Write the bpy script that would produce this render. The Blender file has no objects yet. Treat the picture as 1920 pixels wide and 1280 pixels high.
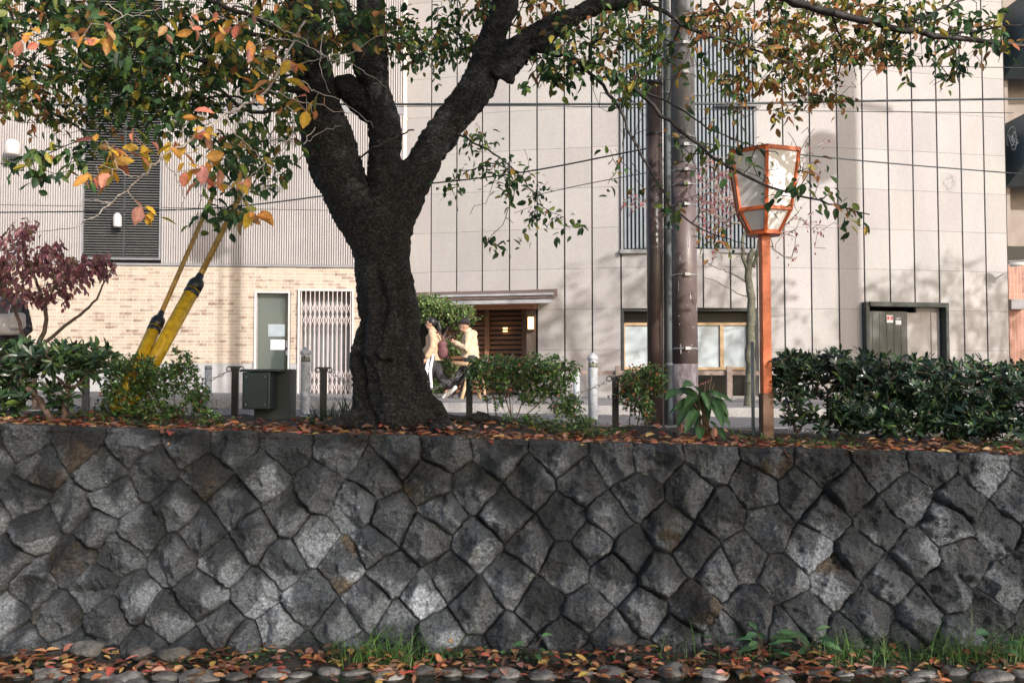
import bpy, math, random
import numpy as np
from mathutils import Vector
random.seed(7); rng = np.random.default_rng(11)
SC = bpy.context.scene; COL = SC.collection
# ------------------------------------------------------------ camera, sky, sun
F = 1750.0; TH = math.atan(72 / F); CZ = .47
cam = bpy.data.objects.new('camera', bpy.data.cameras.new('camera')); COL.objects.link(cam)
cam.location = (0, 0, CZ); cam.rotation_euler = (math.pi / 2 + TH, 0, 0)
cam.data.sensor_width = 36; cam.data.lens = F / 1920 * 36; cam.data.clip_end = 500; cam.data.clip_start = .05
cam.data.dof.use_dof = False
SC.camera = cam
SUN_AZ, SUN_EL = math.radians(-34), math.radians(25)   # sun behind and to the right
w = bpy.data.worlds.new('World'); SC.world = w; w.use_nodes = True
nt = w.node_tree; bg = nt.nodes['Background']; sky = nt.nodes.new('ShaderNodeTexSky')
sky.sky_type = 'NISHITA'; sky.sun_disc = False; sky.sun_elevation = SUN_EL; sky.sun_rotation = math.pi + SUN_AZ
sky.air_density = 1.0; sky.dust_density = 2.5; sky.ozone_density = .7
nt.links.new(sky.outputs[0], bg.inputs[0]); bg.inputs[1].default_value = .15
sun = bpy.data.objects.new('sun', bpy.data.lights.new('sun', 'SUN')); COL.objects.link(sun)
sun.data.energy = 2.9; sun.data.angle = math.radians(.5); sun.data.color = (1, .955, .915)
sun.location = (14, -20, 12)
sd = Vector((math.sin(SUN_AZ) * math.cos(SUN_EL), math.cos(SUN_AZ) * math.cos(SUN_EL), -math.sin(SUN_EL)))
sun.rotation_euler = sd.to_track_quat('-Z', 'Y').to_euler()
SC.view_settings.view_transform = 'Standard'; SC.view_settings.look = 'None'
SC.view_settings.gamma = 1; SC.view_settings.exposure = 0.70
# ------------------------------------------------------------ helpers
_c, _s = math.cos(TH), math.sin(TH)
def P(px, py, Y):
    dx = (px - 960) / F; dy = (640 - py) / F
    vy = _c - dy * _s; vz = _s + dy * _c; k = Y / vy
    return np.array((dx * k, Y, CZ + vz * k))
def M(Y): return Y / F          # metres per photo pixel at depth Y
def slope(Y): return .027 if Y < 7 else max(.011, .027 - (Y - 7) * .0016)
def road_z(x, Y): return -slope(Y) * x
def soil_z(x, Y=7): return .065 - .027 * x + .02 * math.sin(x * 1.7 + Y) * (1 if Y > 6.5 else .3)

def mat(name, c1, c2=None, scale=6, rough=.75, bump=0, bscale=80, bdist=.01, metal=0, spec=.5, attr=False,
        stretch=(1, 1, 1), trans=0, emit=None, contrast=(.35, .65), detail=6, c3=None, s3=40, coat=0, dist=0):
    m = bpy.data.materials.new(name); m.use_nodes = True; t = m.node_tree; N = t.nodes; L = t.links
    b = N['Principled BSDF']; b.inputs['Roughness'].default_value = rough; b.inputs['Metallic'].default_value = metal
    b.inputs['Specular IOR Level'].default_value = spec
    if coat: b.inputs['Coat Weight'].default_value = coat
    tc = N.new('ShaderNodeTexCoord'); mp = N.new('ShaderNodeMapping'); mp.inputs['Scale'].default_value = stretch
    L.new(tc.outputs['Object'], mp.inputs[0])
    def noise(sc, det=detail, d=0):
        n = N.new('ShaderNodeTexNoise'); n.inputs['Scale'].default_value = sc; n.inputs['Detail'].default_value = det
        n.inputs['Roughness'].default_value = .62; n.inputs['Distortion'].default_value = d; L.new(mp.outputs[0], n.inputs['Vector']); return n.outputs[0]
    def ramp(src, a, bb, p):
        r = N.new('ShaderNodeValToRGB'); r.color_ramp.elements[0].position = p[0]; r.color_ramp.elements[1].position = p[1]
        r.color_ramp.elements[0].color = (*a, 1); r.color_ramp.elements[1].color = (*bb, 1); L.new(src, r.inputs[0]); return r.outputs[0]
    def mix(kind, f, a, bb):
        x = N.new('ShaderNodeMix'); x.data_type = 'RGBA'; x.blend_type = kind
        if isinstance(f, (int, float)): x.inputs[0].default_value = f
        else: L.new(f, x.inputs[0])
        L.new(a, x.inputs[6]); L.new(bb, x.inputs[7]); return x.outputs[2]
    col = ramp(noise(scale, d=dist), c1, c2 if c2 else c1, contrast)
    if c3: col = mix('MULTIPLY', 1, col, ramp(noise(s3, 4), c3, (1, 1, 1), (.3, .6)))
    if attr:
        a = N.new('ShaderNodeAttribute'); a.attribute_name = 'Col'; col = mix('MULTIPLY', 1, col, a.outputs['Color'])
    L.new(col, b.inputs['Base Color'])
    if bump:
        bp = N.new('ShaderNodeBump'); bp.inputs['Strength'].default_value = bump; bp.inputs['Distance'].default_value = bdist
        L.new(noise(bscale, 8), bp.inputs['Height']); L.new(bp.outputs[0], b.inputs['Normal'])
    if trans:
        tr = N.new('ShaderNodeBsdfTranslucent'); L.new(col, tr.inputs[0]); ms = N.new('ShaderNodeMixShader'); ms.inputs[0].default_value = trans
        L.new(b.outputs[0], ms.inputs[1]); L.new(tr.outputs[0], ms.inputs[2]); L.new(ms.outputs[0], N['Material Output'].inputs[0])
    if emit: b.inputs['Emission Color'].default_value = (*emit[0], 1); b.inputs['Emission Strength'].default_value = emit[1]
    return m

def glass_mat(name, tint=(.02, .03, .03), rough=.05):
    return mat(name, tint, rough=rough, spec=.8)

class MB:
    def __init__(s): s.v = []; s.f = []; s.n = 0; s.m = []; s.cur = 0; s.sm = []
    def add(s, v, f, smooth=False):
        v = np.asarray(v, float).reshape(-1, 3); s.v.append(v)
        for q in f: s.f.append(tuple(i + s.n for i in q)); s.m.append(s.cur); s.sm.append(smooth)
        s.n += len(v); return s
    def box(s, a0, a1, b0, b1, c0, c1, fr=None):
        v = [(x, y, z) for z in (c0, c1) for y in (b0, b1) for x in (a0, a1)]
        if fr: v = [fr(*q) for q in v]
        return s.add(v, [(0, 2, 3, 1), (4, 5, 7, 6), (0, 1, 5, 4), (2, 6, 7, 3), (0, 4, 6, 2), (1, 3, 7, 5)])
    def tube(s, pts, r, n=8, cap=True, ell=None):
        pts = [Vector(p) for p in pts]; k = len(pts); r = [r] * k if isinstance(r, (int, float)) else r
        up = None; V = []
        for i, p in enumerate(pts):
            d = (pts[min(i + 1, k - 1)] - pts[max(i - 1, 0)]).normalized()
            if up is None: up = d.orthogonal().normalized()
            up = (up - d * up.dot(d)); up = up.normalized() if up.length > 1e-6 else d.orthogonal().normalized()
            w_ = d.cross(up)
            for j in range(n):
                a = 2 * math.pi * j / n; V.append(p + (up * math.cos(a) + w_ * math.sin(a)) * r[i])
        Fc = [(i * n + j, i * n + (j + 1) % n, (i + 1) * n + (j + 1) % n, (i + 1) * n + j) for i in range(k - 1) for j in range(n)]
        if cap: Fc += [tuple(range(n))[::-1], tuple((k - 1) * n + j for j in range(n))]
        return s.add([tuple(v) for v in V], Fc, True)
    def lathe(s, c, prof, n=20):
        V = [(c[0] + r * math.cos(2 * math.pi * j / n), c[1] + r * math.sin(2 * math.pi * j / n), c[2] + z) for z, r in prof for j in range(n)]
        k = len(prof)
        Fc = [(i * n + j, i * n + (j + 1) % n, (i + 1) * n + (j + 1) % n, (i + 1) * n + j) for i in range(k - 1) for j in range(n)]
        Fc += [tuple(range(n))[::-1], tuple((k - 1) * n + j for j in range(n))]
        return s.add(V, Fc, True)
    def ball(s, c, r, n=12, m=8):
        r = (r, r, r) if isinstance(r, (int, float)) else r
        V = [(c[0], c[1], c[2] - r[2])]
        for i in range(1, m):
            a = math.pi * i / m
            V += [(c[0] + r[0] * math.sin(a) * math.cos(2 * math.pi * j / n), c[1] + r[1] * math.sin(a) * math.sin(2 * math.pi * j / n), c[2] - r[2] * math.cos(a)) for j in range(n)]
        V.append((c[0], c[1], c[2] + r[2])); e = len(V) - 1
        Fc = [(0, 1 + (j + 1) % n, 1 + j) for j in range(n)]
        for i in range(m - 2):
            Fc += [(1 + i * n + j, 1 + i * n + (j + 1) % n, 1 + (i + 1) * n + (j + 1) % n, 1 + (i + 1) * n + j) for j in range(n)]
        Fc += [(e, 1 + (m - 2) * n + j, 1 + (m - 2) * n + (j + 1) % n) for j in range(n)]
        return s.add(V, Fc, True)
    def build(s, name, mats, parent=None, bevel=0):
        return mesh_obj(name, np.concatenate(s.v), s.f, mats, parent, s.m, s.sm, bevel=bevel)

def mesh_obj(name, V, faces, mats, parent=None, midx=None, smooth=None, cols=None, bevel=0, origin=None):
    me = bpy.data.meshes.new(name); V = np.asarray(V, float)
    if parent is not None: org = np.array(WORLD[parent.name])
    elif origin is not None: org = np.array(origin)
    else: org = np.array(((V[:, 0].min() + V[:, 0].max()) / 2, (V[:, 1].min() + V[:, 1].max()) / 2, V[:, 2].min()))
    V = V - org
    if isinstance(faces, np.ndarray):
        nf, k = faces.shape; me.vertices.add(len(V)); me.vertices.foreach_set('co', V.ravel().astype(np.float32))
        me.loops.add(nf * k); me.loops.foreach_set('vertex_index', faces.ravel().astype(np.int32))
        me.polygons.add(nf); me.polygons.foreach_set('loop_start', (np.arange(nf) * k).astype(np.int32))
        me.update(calc_edges=True)
    else: me.from_pydata([tuple(v) for v in V], [], faces)
    if not isinstance(mats, (list, tuple)): mats = [mats]
    for m in mats: me.materials.append(m)
    if midx is not None and len(mats) > 1: me.polygons.foreach_set('material_index', np.array(midx, np.int32))
    if smooth is not None:
        sm = np.full(len(me.polygons), smooth, bool) if isinstance(smooth, bool) else np.array(smooth, bool)
        me.polygons.foreach_set('use_smooth', sm)
    if cols is not None:
        at = me.color_attributes.new('Col', 'FLOAT_COLOR', 'POINT')
        c4 = np.ones((len(V), 4), np.float32); c4[:, :3] = cols; at.data.foreach_set('color', c4.ravel())
    me.update(); me.validate()
    o = bpy.data.objects.new(name, me); COL.objects.link(o)
    if parent is not None:
        o.parent = parent; WORLD[o.name] = WORLD[parent.name]
    else: o.location = org; WORLD[o.name] = tuple(org)
    if bevel:
        b = o.modifiers.new('bevel', 'BEVEL'); b.width = bevel; b.segments = 2; b.limit_method = 'ANGLE'; b.angle_limit = .6
    return o
WORLD = {}
def tag(o, label, cat, group=None, kind=None):
    o['label'] = label; o['category'] = cat
    if group: o['group'] = group
    if kind: o['kind'] = kind
    return o
def struct(o): o['kind'] = 'structure'; return o
def thing(name, label, cat, loc, group=None):
    o = bpy.data.objects.new(name, None); COL.objects.link(o); o.location = loc; o.empty_display_size = .1
    WORLD[o.name] = tuple(loc); return tag(o, label, cat, group)
def dup(root, loc, label, rz=0):
    def cp(o, par):
        c = o.copy(); COL.objects.link(c)
        if par: c.parent = par
        for ch in [q for q in ALLCH(o)]: cp(ch, c)
        return c
    r = cp(root, None); r.location = loc; r.rotation_euler = (0, 0, rz); r['label'] = label; WORLD[r.name] = tuple(loc); return r
def ALLCH(o): return list(o.children)

# ---- noise
def _h(ix, iy, iz, s):
    n = (ix * 374761393 + iy * 668265263 + iz * 2147483647 + s * 974634777) & 0xffffffff
    n = ((n ^ (n >> 13)) * 1274126177) & 0xffffffff
    return ((n ^ (n >> 16)) & 0xffffff) / float(0xffffff)
def vnoise(x, y, z, s=0):
    ix = np.floor(x).astype(np.int64); iy = np.floor(y).astype(np.int64); iz = np.floor(z).astype(np.int64)
    fx, fy, fz = x - ix, y - iy, z - iz
    fx = fx * fx * (3 - 2 * fx); fy = fy * fy * (3 - 2 * fy); fz = fz * fz * (3 - 2 * fz); r = 0
    for a in (0, 1):
        for b in (0, 1):
            for c in (0, 1):
                r = r + _h(ix + a, iy + b, iz + c, s) * (fx if a else 1 - fx) * (fy if b else 1 - fy) * (fz if c else 1 - fz)
    return r
def fbm(x, y, z, o=4, s=0, g=.5):
    r = 0; a = 1; t = 0
    for i in range(o): r = r + a * vnoise(x, y, z, s + i); t += a; a *= g; x = x * 2.03; y = y * 2.03; z = z * 2.03
    return r / t

# ---- organic remesh
def remesh(mb, voxel, smooth=4):
    me = bpy.data.meshes.new('t'); me.from_pydata([tuple(v) for v in np.concatenate(mb.v)], [], mb.f)
    o = bpy.data.objects.new('t', me); COL.objects.link(o)
    r = o.modifiers.new('r', 'REMESH'); r.mode = 'VOXEL'; r.voxel_size = voxel
    if smooth: q = o.modifiers.new('s', 'SMOOTH'); q.iterations = smooth; q.factor = .5
    dg = bpy.context.evaluated_depsgraph_get(); dg.update(); ev = o.evaluated_get(dg); m2 = bpy.data.meshes.new_from_object(ev)
    n = len(m2.vertices); V = np.empty(n * 3, np.float32); m2.vertices.foreach_get('co', V)
    N = np.empty(n * 3, np.float32); m2.vertices.foreach_get('normal', N)
    Fc = [tuple(p.vertices) for p in m2.polygons]
    bpy.data.objects.remove(o); bpy.data.meshes.remove(me); bpy.data.meshes.remove(m2)
    return V.reshape(-1, 3).astype(float), N.reshape(-1, 3).astype(float), Fc

# ---- leaves
def _tm(rows): a = [(0, 0)] + [(t, -w_) for t, w_ in rows] + [(1, 0)] + [(t, w_) for t, w_ in rows[::-1]] + [(t, 0) for t, _ in rows]; return np.array(a, float)
OVAL = _tm([(.16, .30), (.44, .49), (.76, .34)]); SLIM = _tm([(.2, .24), (.55, .48), (.84, .36)])
LF = [(0, 8, 1), (0, 7, 8), (1, 8, 9), (1, 9, 2), (8, 7, 6), (8, 6, 9), (2, 9, 10), (2, 10, 3), (9, 6, 5), (9, 5, 10), (3, 10, 4), (10, 5, 4)]
def unit(a): return a / np.maximum(np.linalg.norm(a, axis=-1, keepdims=True), 1e-9)
class Leaves:
    def __init__(s): s.V = []; s.F = []; s.C = []; s.n = 0
    def add(s, B, A, Nn, Ln, wr, pal, wts, tmpl=OVAL, fold=.10, curl=.25, simple=False, jit=.22):
        k = len(B)
        if k == 0: return
        A = unit(A); S = unit(np.cross(A, Nn)); Nn = np.cross(S, A)
        T = tmpl if not simple else tmpl[[0, 1, 3, 5]] if False else tmpl
        if simple: T = np.array([(0, 0), (.45, -.46), (1, 0), (.45, .46)])
        t = T[:, 0][None, :, None]; sx = T[:, 1][None, :, None]
        Ln = np.asarray(Ln).reshape(-1, 1, 1) * np.ones((k, 1, 1)); cu = (curl * rng.uniform(.0, 1.8, (k, 1, 1)) - .1 * 0)
        fo = fold * rng.uniform(.2, 1.8, (k, 1, 1))
        tw = rng.normal(0, .10, (k, 1, 1))
        V = B[:, None, :] + Ln * (t * A[:, None, :] + sx * wr * rng.uniform(.85, 1.15, (k, 1, 1)) * S[:, None, :] + (np.abs(sx) * fo * 2 - cu * t * t + tw * sx * t) * Nn[:, None, :])
        pal = np.array(pal); i1 = rng.choice(len(pal), k, p=np.array(wts) / sum(wts)); i2 = rng.choice(len(pal), k, p=np.array(wts) / sum(wts))
        rib = np.ones((1, len(T), 1)); rib[0, [0] + ([8, 9, 10] if len(T) > 6 else []), 0] = 1.3; f = (rng.random((k, len(T), 1)) * .5 * (rng.random((k, 1, 1)) < .35)); c = pal[i1][:, None, :] * (1 - f) + pal[i2][:, None, :] * f
        c = c * rib * rng.uniform(1 - jit, 1 + jit, (k, 1, 1)) * rng.uniform(.9, 1.1, (k, 1, 3))
        fc = np.array([(0, 1, 2), (0, 2, 3)] if simple else LF)
        s.F.append((fc[None] + (np.arange(k) * len(T) + s.n)[:, None, None]).reshape(-1, 3)); s.n += k * len(T)
        s.V.append(V.reshape(-1, 3)); s.C.append(c.reshape(-1, 3))
    def build(s, name, m, parent=None, origin=None):
        return mesh_obj(name, np.concatenate(s.V), np.concatenate(s.F), m, parent, smooth=False, cols=np.clip(np.concatenate(s.C), 0, 1), origin=origin)

def sunclear(U):   # keep the gaps in the high crowns through which the sun reaches the lit sprays
    d = -np.array(sd); keep = np.ones(len(U), bool)
    for t, r in (((-3.7, 4.8, 2.2), 1.2), ((-2.3, 4.9, 2.3), .9), ((2.05, 7.5, 2.1), .7), ((2.6, 6.8, 3.0), 1.0), ((3.8, 6.6, 3.0), 1.0), ((-4.6, 6.2, 2.6), .9), ((.6, 6.8, 2.4), .7)):
        v = U - np.array(t); a = v @ d; keep &= ~((np.linalg.norm(v - a[:, None] * d, axis=1) < r) & (a > 0))
    return U[keep]
class Plant:
    def __init__(s): s.p = []; s.par = []; s.r = []; s.fix = []; s.hid = []
    def node(s, p, par, r=None, hid=False):
        s.p.append(np.array(p, float)); s.par.append(par); s.r.append(r or 0); s.fix.append(r is not None); s.hid.append(hid); return len(s.p) - 1
    def path(s, pts, r0, r1, par=-1, hid=False, wob=0, sub=4):
        """smooth polyline; returns the list of node ids"""
        pts = [np.array(q, float) for q in pts]; out = []
        if par >= 0: pts = [s.p[par]] + pts
        m = len(pts); tot = (m - 1) * sub
        for i in range(m - 1):
            a, b, c, d = pts[max(i - 1, 0)], pts[i], pts[i + 1], pts[min(i + 2, m - 1)]
            for j in range(sub):
                if i == 0 and j == 0 and par >= 0: out.append(par); continue
                t = j / sub; q = .5 * ((2 * b) + (c - a) * t + (2 * a - 5 * b + 4 * c - d) * t * t + (-a + 3 * b - 3 * c + d) * t ** 3)
                if wob: q = q + rng.normal(0, wob, 3)
                f = (i * sub + j) / tot
                out.append(s.node(q, out[-1] if out else par, r0 + (r1 - r0) * f, hid))
        out.append(s.node(pts[-1], out[-1], r1, hid)); return out
    def grow(s, anchors, step=.12, jit=.25, tip=.0025, only=None):
        A = np.asarray(anchors, float); n0 = len(s.p); P0 = np.array(s.p)
        base = np.arange(n0) if only is None else np.array(only)
        D = np.sqrt(((A[:, None] - P0[base][None]) ** 2).sum(-1)); dmin = D.min(1); own = base[D.argmin(1)]
        tips = []; cap = n0 + len(A) * 40; buf = np.full((cap, 3), 1e6); buf[base] = P0[base]; cnt = n0
        dpt = {}
        for k in np.argsort(dmin):
            a = A[k]; d = ((buf[:cnt] - a) ** 2).sum(1); j = int(d.argmin()); dist = math.sqrt(d[j]); pj = s.p[j]
            m = max(1, int(dist / step)); last = j; off = rng.normal(0, jit * .3 * dist / (m ** .5), 3)
            sag = np.array((0, 0, .12 * dist))
            for i in range(1, m + 1):
                t = i / m; q = pj + (a - pj) * t + (off + sag) * math.sin(math.pi * t)
                last = s.node(q, last); 
                if cnt < cap: buf[cnt] = q; cnt += 1
            tips.append(last)
        c = np.zeros(len(s.p))
        for t in tips: c[t] += 1
        for i in range(len(s.p) - 1, n0 - 1, -1):
            c[s.par[i]] += c[i]
        for i in range(n0, len(s.p)):
            pr = s.r[s.par[i]]; s.r[i] = min(tip * max(c[i], 1) ** .42, max(pr * .9, tip)) 
        s.tips = tips; return tips
    def wood(s, name, m, parent, n=5, extra=None):
        P_ = np.array(s.p); idx = [i for i in range(len(s.p)) if s.par[i] >= 0 and not s.hid[i]]
        a = np.array([s.par[i] for i in idx]); b = np.array(idx); R = np.array(s.r)
        A, B = P_[a], P_[b]; ra, rb = R[a], R[b]; ra = np.minimum(ra, rb * 1.6 + .001)
        d = unit(B - A + 1e-9); u = unit(np.cross(d, np.where(np.abs(d[:, 2:3]) > .9, [[1., 0, 0]], [[0, 0, 1.]]))); v = np.cross(d, u)
        B = B + d * rb[:, None] * .3
        ang = np.arange(n) * 2 * math.pi / n
        ring = np.cos(ang)[None, :, None] * u[:, None] + np.sin(ang)[None, :, None] * v[:, None]
        V = np.concatenate([A[:, None] + ring * ra[:, None, None], B[:, None] + ring * rb[:, None, None]], 1).reshape(-1, 3)
        f = np.array([(j, (j + 1) % n, n + (j + 1) % n, n + j) for j in range(n)])
        Fc = (f[None] + (np.arange(len(A)) * 2 * n)[:, None, None]).reshape(-1, 4)
        return mesh_obj(name, V, Fc, m, parent, smooth=True)
    def spray(s, L, tips, k, size, wr, pal, wts, length=.2, mode='spray', droop=.4, up=.4, **kw):
        P_ = np.array(s.p); T = np.array(tips); tip = P_[T]
        pr = P_[[s.par[i] for i in tips]]; d = unit(tip - pr + rng.normal(0, .02, tip.shape))
        n = len(T)
        if mode == 'rosette':
            d = unit(d * .5 + np.array((0, 0, up)) + rng.normal(0, .3, d.shape))
            u = unit(np.cross(d, rng.normal(0, 1, d.shape))); v = np.cross(d, u)
            for i in range(k):
                a = 2 * math.pi * i / k + rng.uniform(0, .8, (n, 1)); out = np.cos(a) * u + np.sin(a) * v
                sp = rng.uniform(.25, 1.0, (n, 1)); ax = unit(out * 1 + d * sp)
                keep = rng.random(n) < .93
                L.add((tip - d * .012 * i * .4)[keep], ax[keep], unit(d - .3 * out)[keep], size * rng.uniform(.7, 1.15, n)[keep], wr, pal, wts, **kw)
            return
        d = unit(d * .6 + rng.normal(0, .6, d.shape) + np.array((0, 0, -.15)))
        sd_ = unit(np.cross(d, rng.normal(0, 1, d.shape) * .4 + np.array((0, 0, 1.))))
        for i in range(k):
            t = (i + .5) / k; sg = 1 if i % 2 else -1
            B = tip + d * (length * (t - .6)) [..., None] if False else tip + d * (length * (t - .5))
            ax = unit(d * .5 + sd_ * sg * rng.uniform(.5, 1.0, (n, 1)) + rng.normal(0, .35, d.shape) + np.array((0, 0, -droop)))
            nn = rng.normal(0, .55, d.shape) + np.array((0, -.25, 1.)); keep = rng.random(n) < .9
            L.add(B[keep], ax[keep], nn[keep], size * rng.uniform(.6, 1.15, n)[keep], wr, pal, wts, **kw)
def blob(cx, cy, rx, ry, Y, dY, n, shell=0):
    q = unit(rng.normal(0, 1, (n, 3))) * (rng.random((n, 1)) ** (1 / 3) * (1 - shell) + shell)
    return np.array([P(cx + a * rx, cy + b * ry, Y + c * dY) for a, b, c in q])
def blobs(lst): return np.concatenate([blob(*q) for q in lst])

# ------------------------------------------------------------ materials
m_rib = mat('ribbed_metal', (.385, .352, .34), (.44, .41, .398), 1.5, .5, spec=.4)
m_band = mat('grey_flashing', (.20, .20, .21), (.26, .26, .27), 3, .5)
m_dark = mat('dark_metal', (.018, .022, .024), (.03, .035, .038), 8, .45)
m_black = mat('black_iron', (.012, .011, .012), (.03, .026, .024), 20, .5, bump=.3, bscale=120, bdist=.003)
m_louv = mat('louvre_slat', (.10, .10, .10), (.15, .145, .14), 4, .5)
m_fin = mat('blue_grey_fin', (.17, .20, .225), (.22, .25, .275), 3, .4)
m_finback = mat('blue_grey_panel', (.11, .14, .165), (.15, .18, .205), 2, .5)
m_panel0 = mat('granite_trim', (.36, .33, .315), (.44, .41, .39), .9, .75, c3=(.62, .60, .60), s3=75)
m_panel = mat('granite_panel', (.36, .337, .328), (.43, .407, .393), 1.3, .75, attr=True, stretch=(1, 1, .35), bump=.25, bscale=260, bdist=.003, c3=(.80, .79, .79), s3=75, contrast=(.25, .75))
m_plinth = mat('plinth_granite', (.34, .335, .34), (.42, .41, .41), 4, .8, c3=(.75, .75, .75), s3=160)
m_alu = mat('aluminium', (.50, .47, .46), (.58, .55, .54), 6, .35, spec=.5)
m_gate = mat('gate_paint', (.62, .52, .50), (.70, .60, .57), 6, .45)
m_white = mat('white_paint', (.72, .70, .69), (.80, .78, .77), 5, .5)
m_paper = mat('paper', (.78, .78, .79), rough=.8)
m_ink = mat('ink', (.12, .12, .13), rough=.8)
m_glass = mat('dark_glass', (.045, .062, .06), (.085, .105, .10), .8, .12, spec=.7, contrast=(.48, .52), stretch=(1, 1, .2))
m_glassd = mat('black_glass', (.012, .012, .010), rough=.3, spec=.25)
m_blind = mat('blind_fabric', (.44, .50, .53), (.52, .57, .59), 1.4, .8, contrast=(.4, .6))
m_wood = mat('cedar', (.16, .065, .032), (.27, .12, .06), 3, .6, stretch=(1, 1, 8), bump=.2, bscale=30)
m_woodl = mat('pale_wood', (.42, .28, .15), (.55, .38, .22), 3, .6, stretch=(1, 1, 8))
m_woodg = mat('weathered_wood', (.20, .15, .13), (.34, .27, .24), 5, .8, stretch=(2, 2, 10), bump=.4, bscale=40)
m_roof = mat('awning_roof', (.07, .05, .045), (.16, .11, .095), 5, .7, stretch=(1, 6, 10))
m_zinc = mat('zinc_trim', (.25, .25, .26), (.4, .4, .41), 3, .4)
m_lamp = mat('lamp_glow', (.9, .7, .35), emit=((1, .66, .25), 2.6))
m_kerb = mat('kerb_stone', (.30, .285, .28), (.38, .365, .355), 5, .85, bump=.4, bscale=90, c3=(.7, .7, .7))
m_navy = mat('navy_panel', (.05, .085, .105), (.07, .105, .125), 2, .35)
m_beige = mat('beige_render', (.27, .23, .20), (.33, .28, .25), 3, .85)
m_orange = mat('orange_paint', (.56, .115, .03), (.66, .155, .045), 6, .42, bump=.2, bscale=40, c3=(.75, .7, .7), s3=26)
m_brownwrap = mat('brown_wrap', (.13, .065, .04), (.18, .09, .055), 10, .6, bump=.3, bscale=60)
m_milk = mat('milky_panel', (.78, .76, .76), (.84, .82, .82), 2.2, .6)
m_conc = mat('concrete_pole', (.30, .30, .33), (.46, .465, .50), 5, .6, stretch=(3, 3, .6), bump=.3, bscale=60, bdist=.003, c3=(.7, .7, .7), s3=30)
m_polebr = mat('brown_pole_sheet', (.135, .10, .098), (.18, .14, .135), 3, .42, c3=(.85, .85, .85), s3=12)
m_polesc = mat('scuffed_pole_base', (.16, .13, .14), (.40, .36, .37), 14, .75, stretch=(1, 1, .35), bump=.4, bscale=60, contrast=(.42, .66))
m_thin = mat('dark_brown_pipe', (.06, .042, .038), (.095, .066, .06), 3, .32, c3=(.8, .8, .8), s3=8)
m_pipe = mat('grey_pipe', (.15, .18, .195), (.21, .24, .255), 4, .35)
m_steel = mat('steel_band', (.35, .35, .36), (.5, .5, .51), 20, .35, metal=.6)
m_bollard = mat('bollard_paint', (.40, .42, .45), (.56, .58, .61), 14, .5, bump=.2, bscale=50, c3=(.6, .6, .6), s3=35)
m_olive = mat('olive_band', (.10, .10, .06), (.22, .21, .16), 60, .5, contrast=(.45, .55))
m_box = mat('cabinet_green', (.010, .022, .023), (.018, .034, .034), 4, .42, bump=.15, bscale=30)
m_boxg = mat('cabinet_side', (.012, .02, .02), (.02, .03, .03), 4, .5)
m_yel = mat('yellow_guard', (.60, .38, .012), (.72, .47, .02), 5, .38, c3=(.55, .5, .45), s3=22, spec=.4)
m_yelw = mat('ochre_guard', (.38, .23, .05), (.50, .32, .08), 8, .5, c3=(.6, .55, .5), s3=26)
m_rubber = mat('rubber_cap', (.008, .011, .014), (.02, .025, .03), 8, .35)
m_wire = mat('wire', (.05, .06, .06), rough=.5)
m_asph = mat('asphalt', (.115, .11, .115), (.155, .15, .155), 2, .85, bump=.4, bscale=300, bdist=.003, c3=(.7, .7, .7), s3=200)
m_walk = mat('paving', (.19, .178, .175), (.25, .235, .23), 2.5, .85, bump=.2, bscale=150, c3=(.8, .8, .8), s3=120)
m_soil = mat('soil', (.022, .018, .015), (.06, .05, .042), 9, .95, bump=1, bscale=45, bdist=.02)
m_bank = mat('wet_bank', (.02, .018, .014), (.055, .048, .04), 12, .8, bump=1, bscale=50, bdist=.02)
m_stone = mat('wall_stone', (.38, .39, .41), (1.95, 1.95, 1.95), 55, .55, bump=1, bscale=75, bdist=.035, attr=True, c3=(.35, .36, .38), s3=120, contrast=(.34, .78), spec=.6)
m_bark = mat('cherry_bark', (.006, .0055, .005), (.115, .107, .097), 44, .7, bump=1, bscale=60, bdist=.03, stretch=(1, 1, 1.6), spec=.4, contrast=(.46, .80), c3=(.4, .4, .4), s3=14)
m_twig = mat('twig_bark', (.014, .012, .012), (.05, .042, .038), 30, .7)
m_paletwig = mat('pale_twig', (.30, .26, .23), (.44, .39, .35), 30, .7)
m_stem = mat('shrub_stem', (.07, .045, .035), (.16, .11, .085), 25, .75, bump=.5, bscale=90)
m_leaf = mat('tree_leaf', (.9, .9, .9), (1.3, 1.3, 1.3), 60, .5, attr=True, trans=.45, spec=.4)
m_shrubleaf = mat('shrub_leaf', (.85, .85, .85), (1.35, 1.35, 1.35), 25, .28, attr=True, trans=.18, spec=.5)
m_dead = mat('fallen_leaf', (.8, .8, .8), (1.15, 1.15, 1.15), 70, .6, attr=True, trans=.1)
m_grass = mat('grass_blade', (.8, .8, .8), (1.1, 1.1, 1.1), 40, .5, attr=True, trans=.3)
m_rock = mat('river_rock', (.05, .05, .05), (.25, .245, .24), 9, .6, bump=1, bscale=40, bdist=.015, attr=True)
m_water = mat('canal_water', (.006, .009, .007), (.012, .016, .012), 2, .04, spec=.6, bump=.25, bscale=9, bdist=.02)

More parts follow.
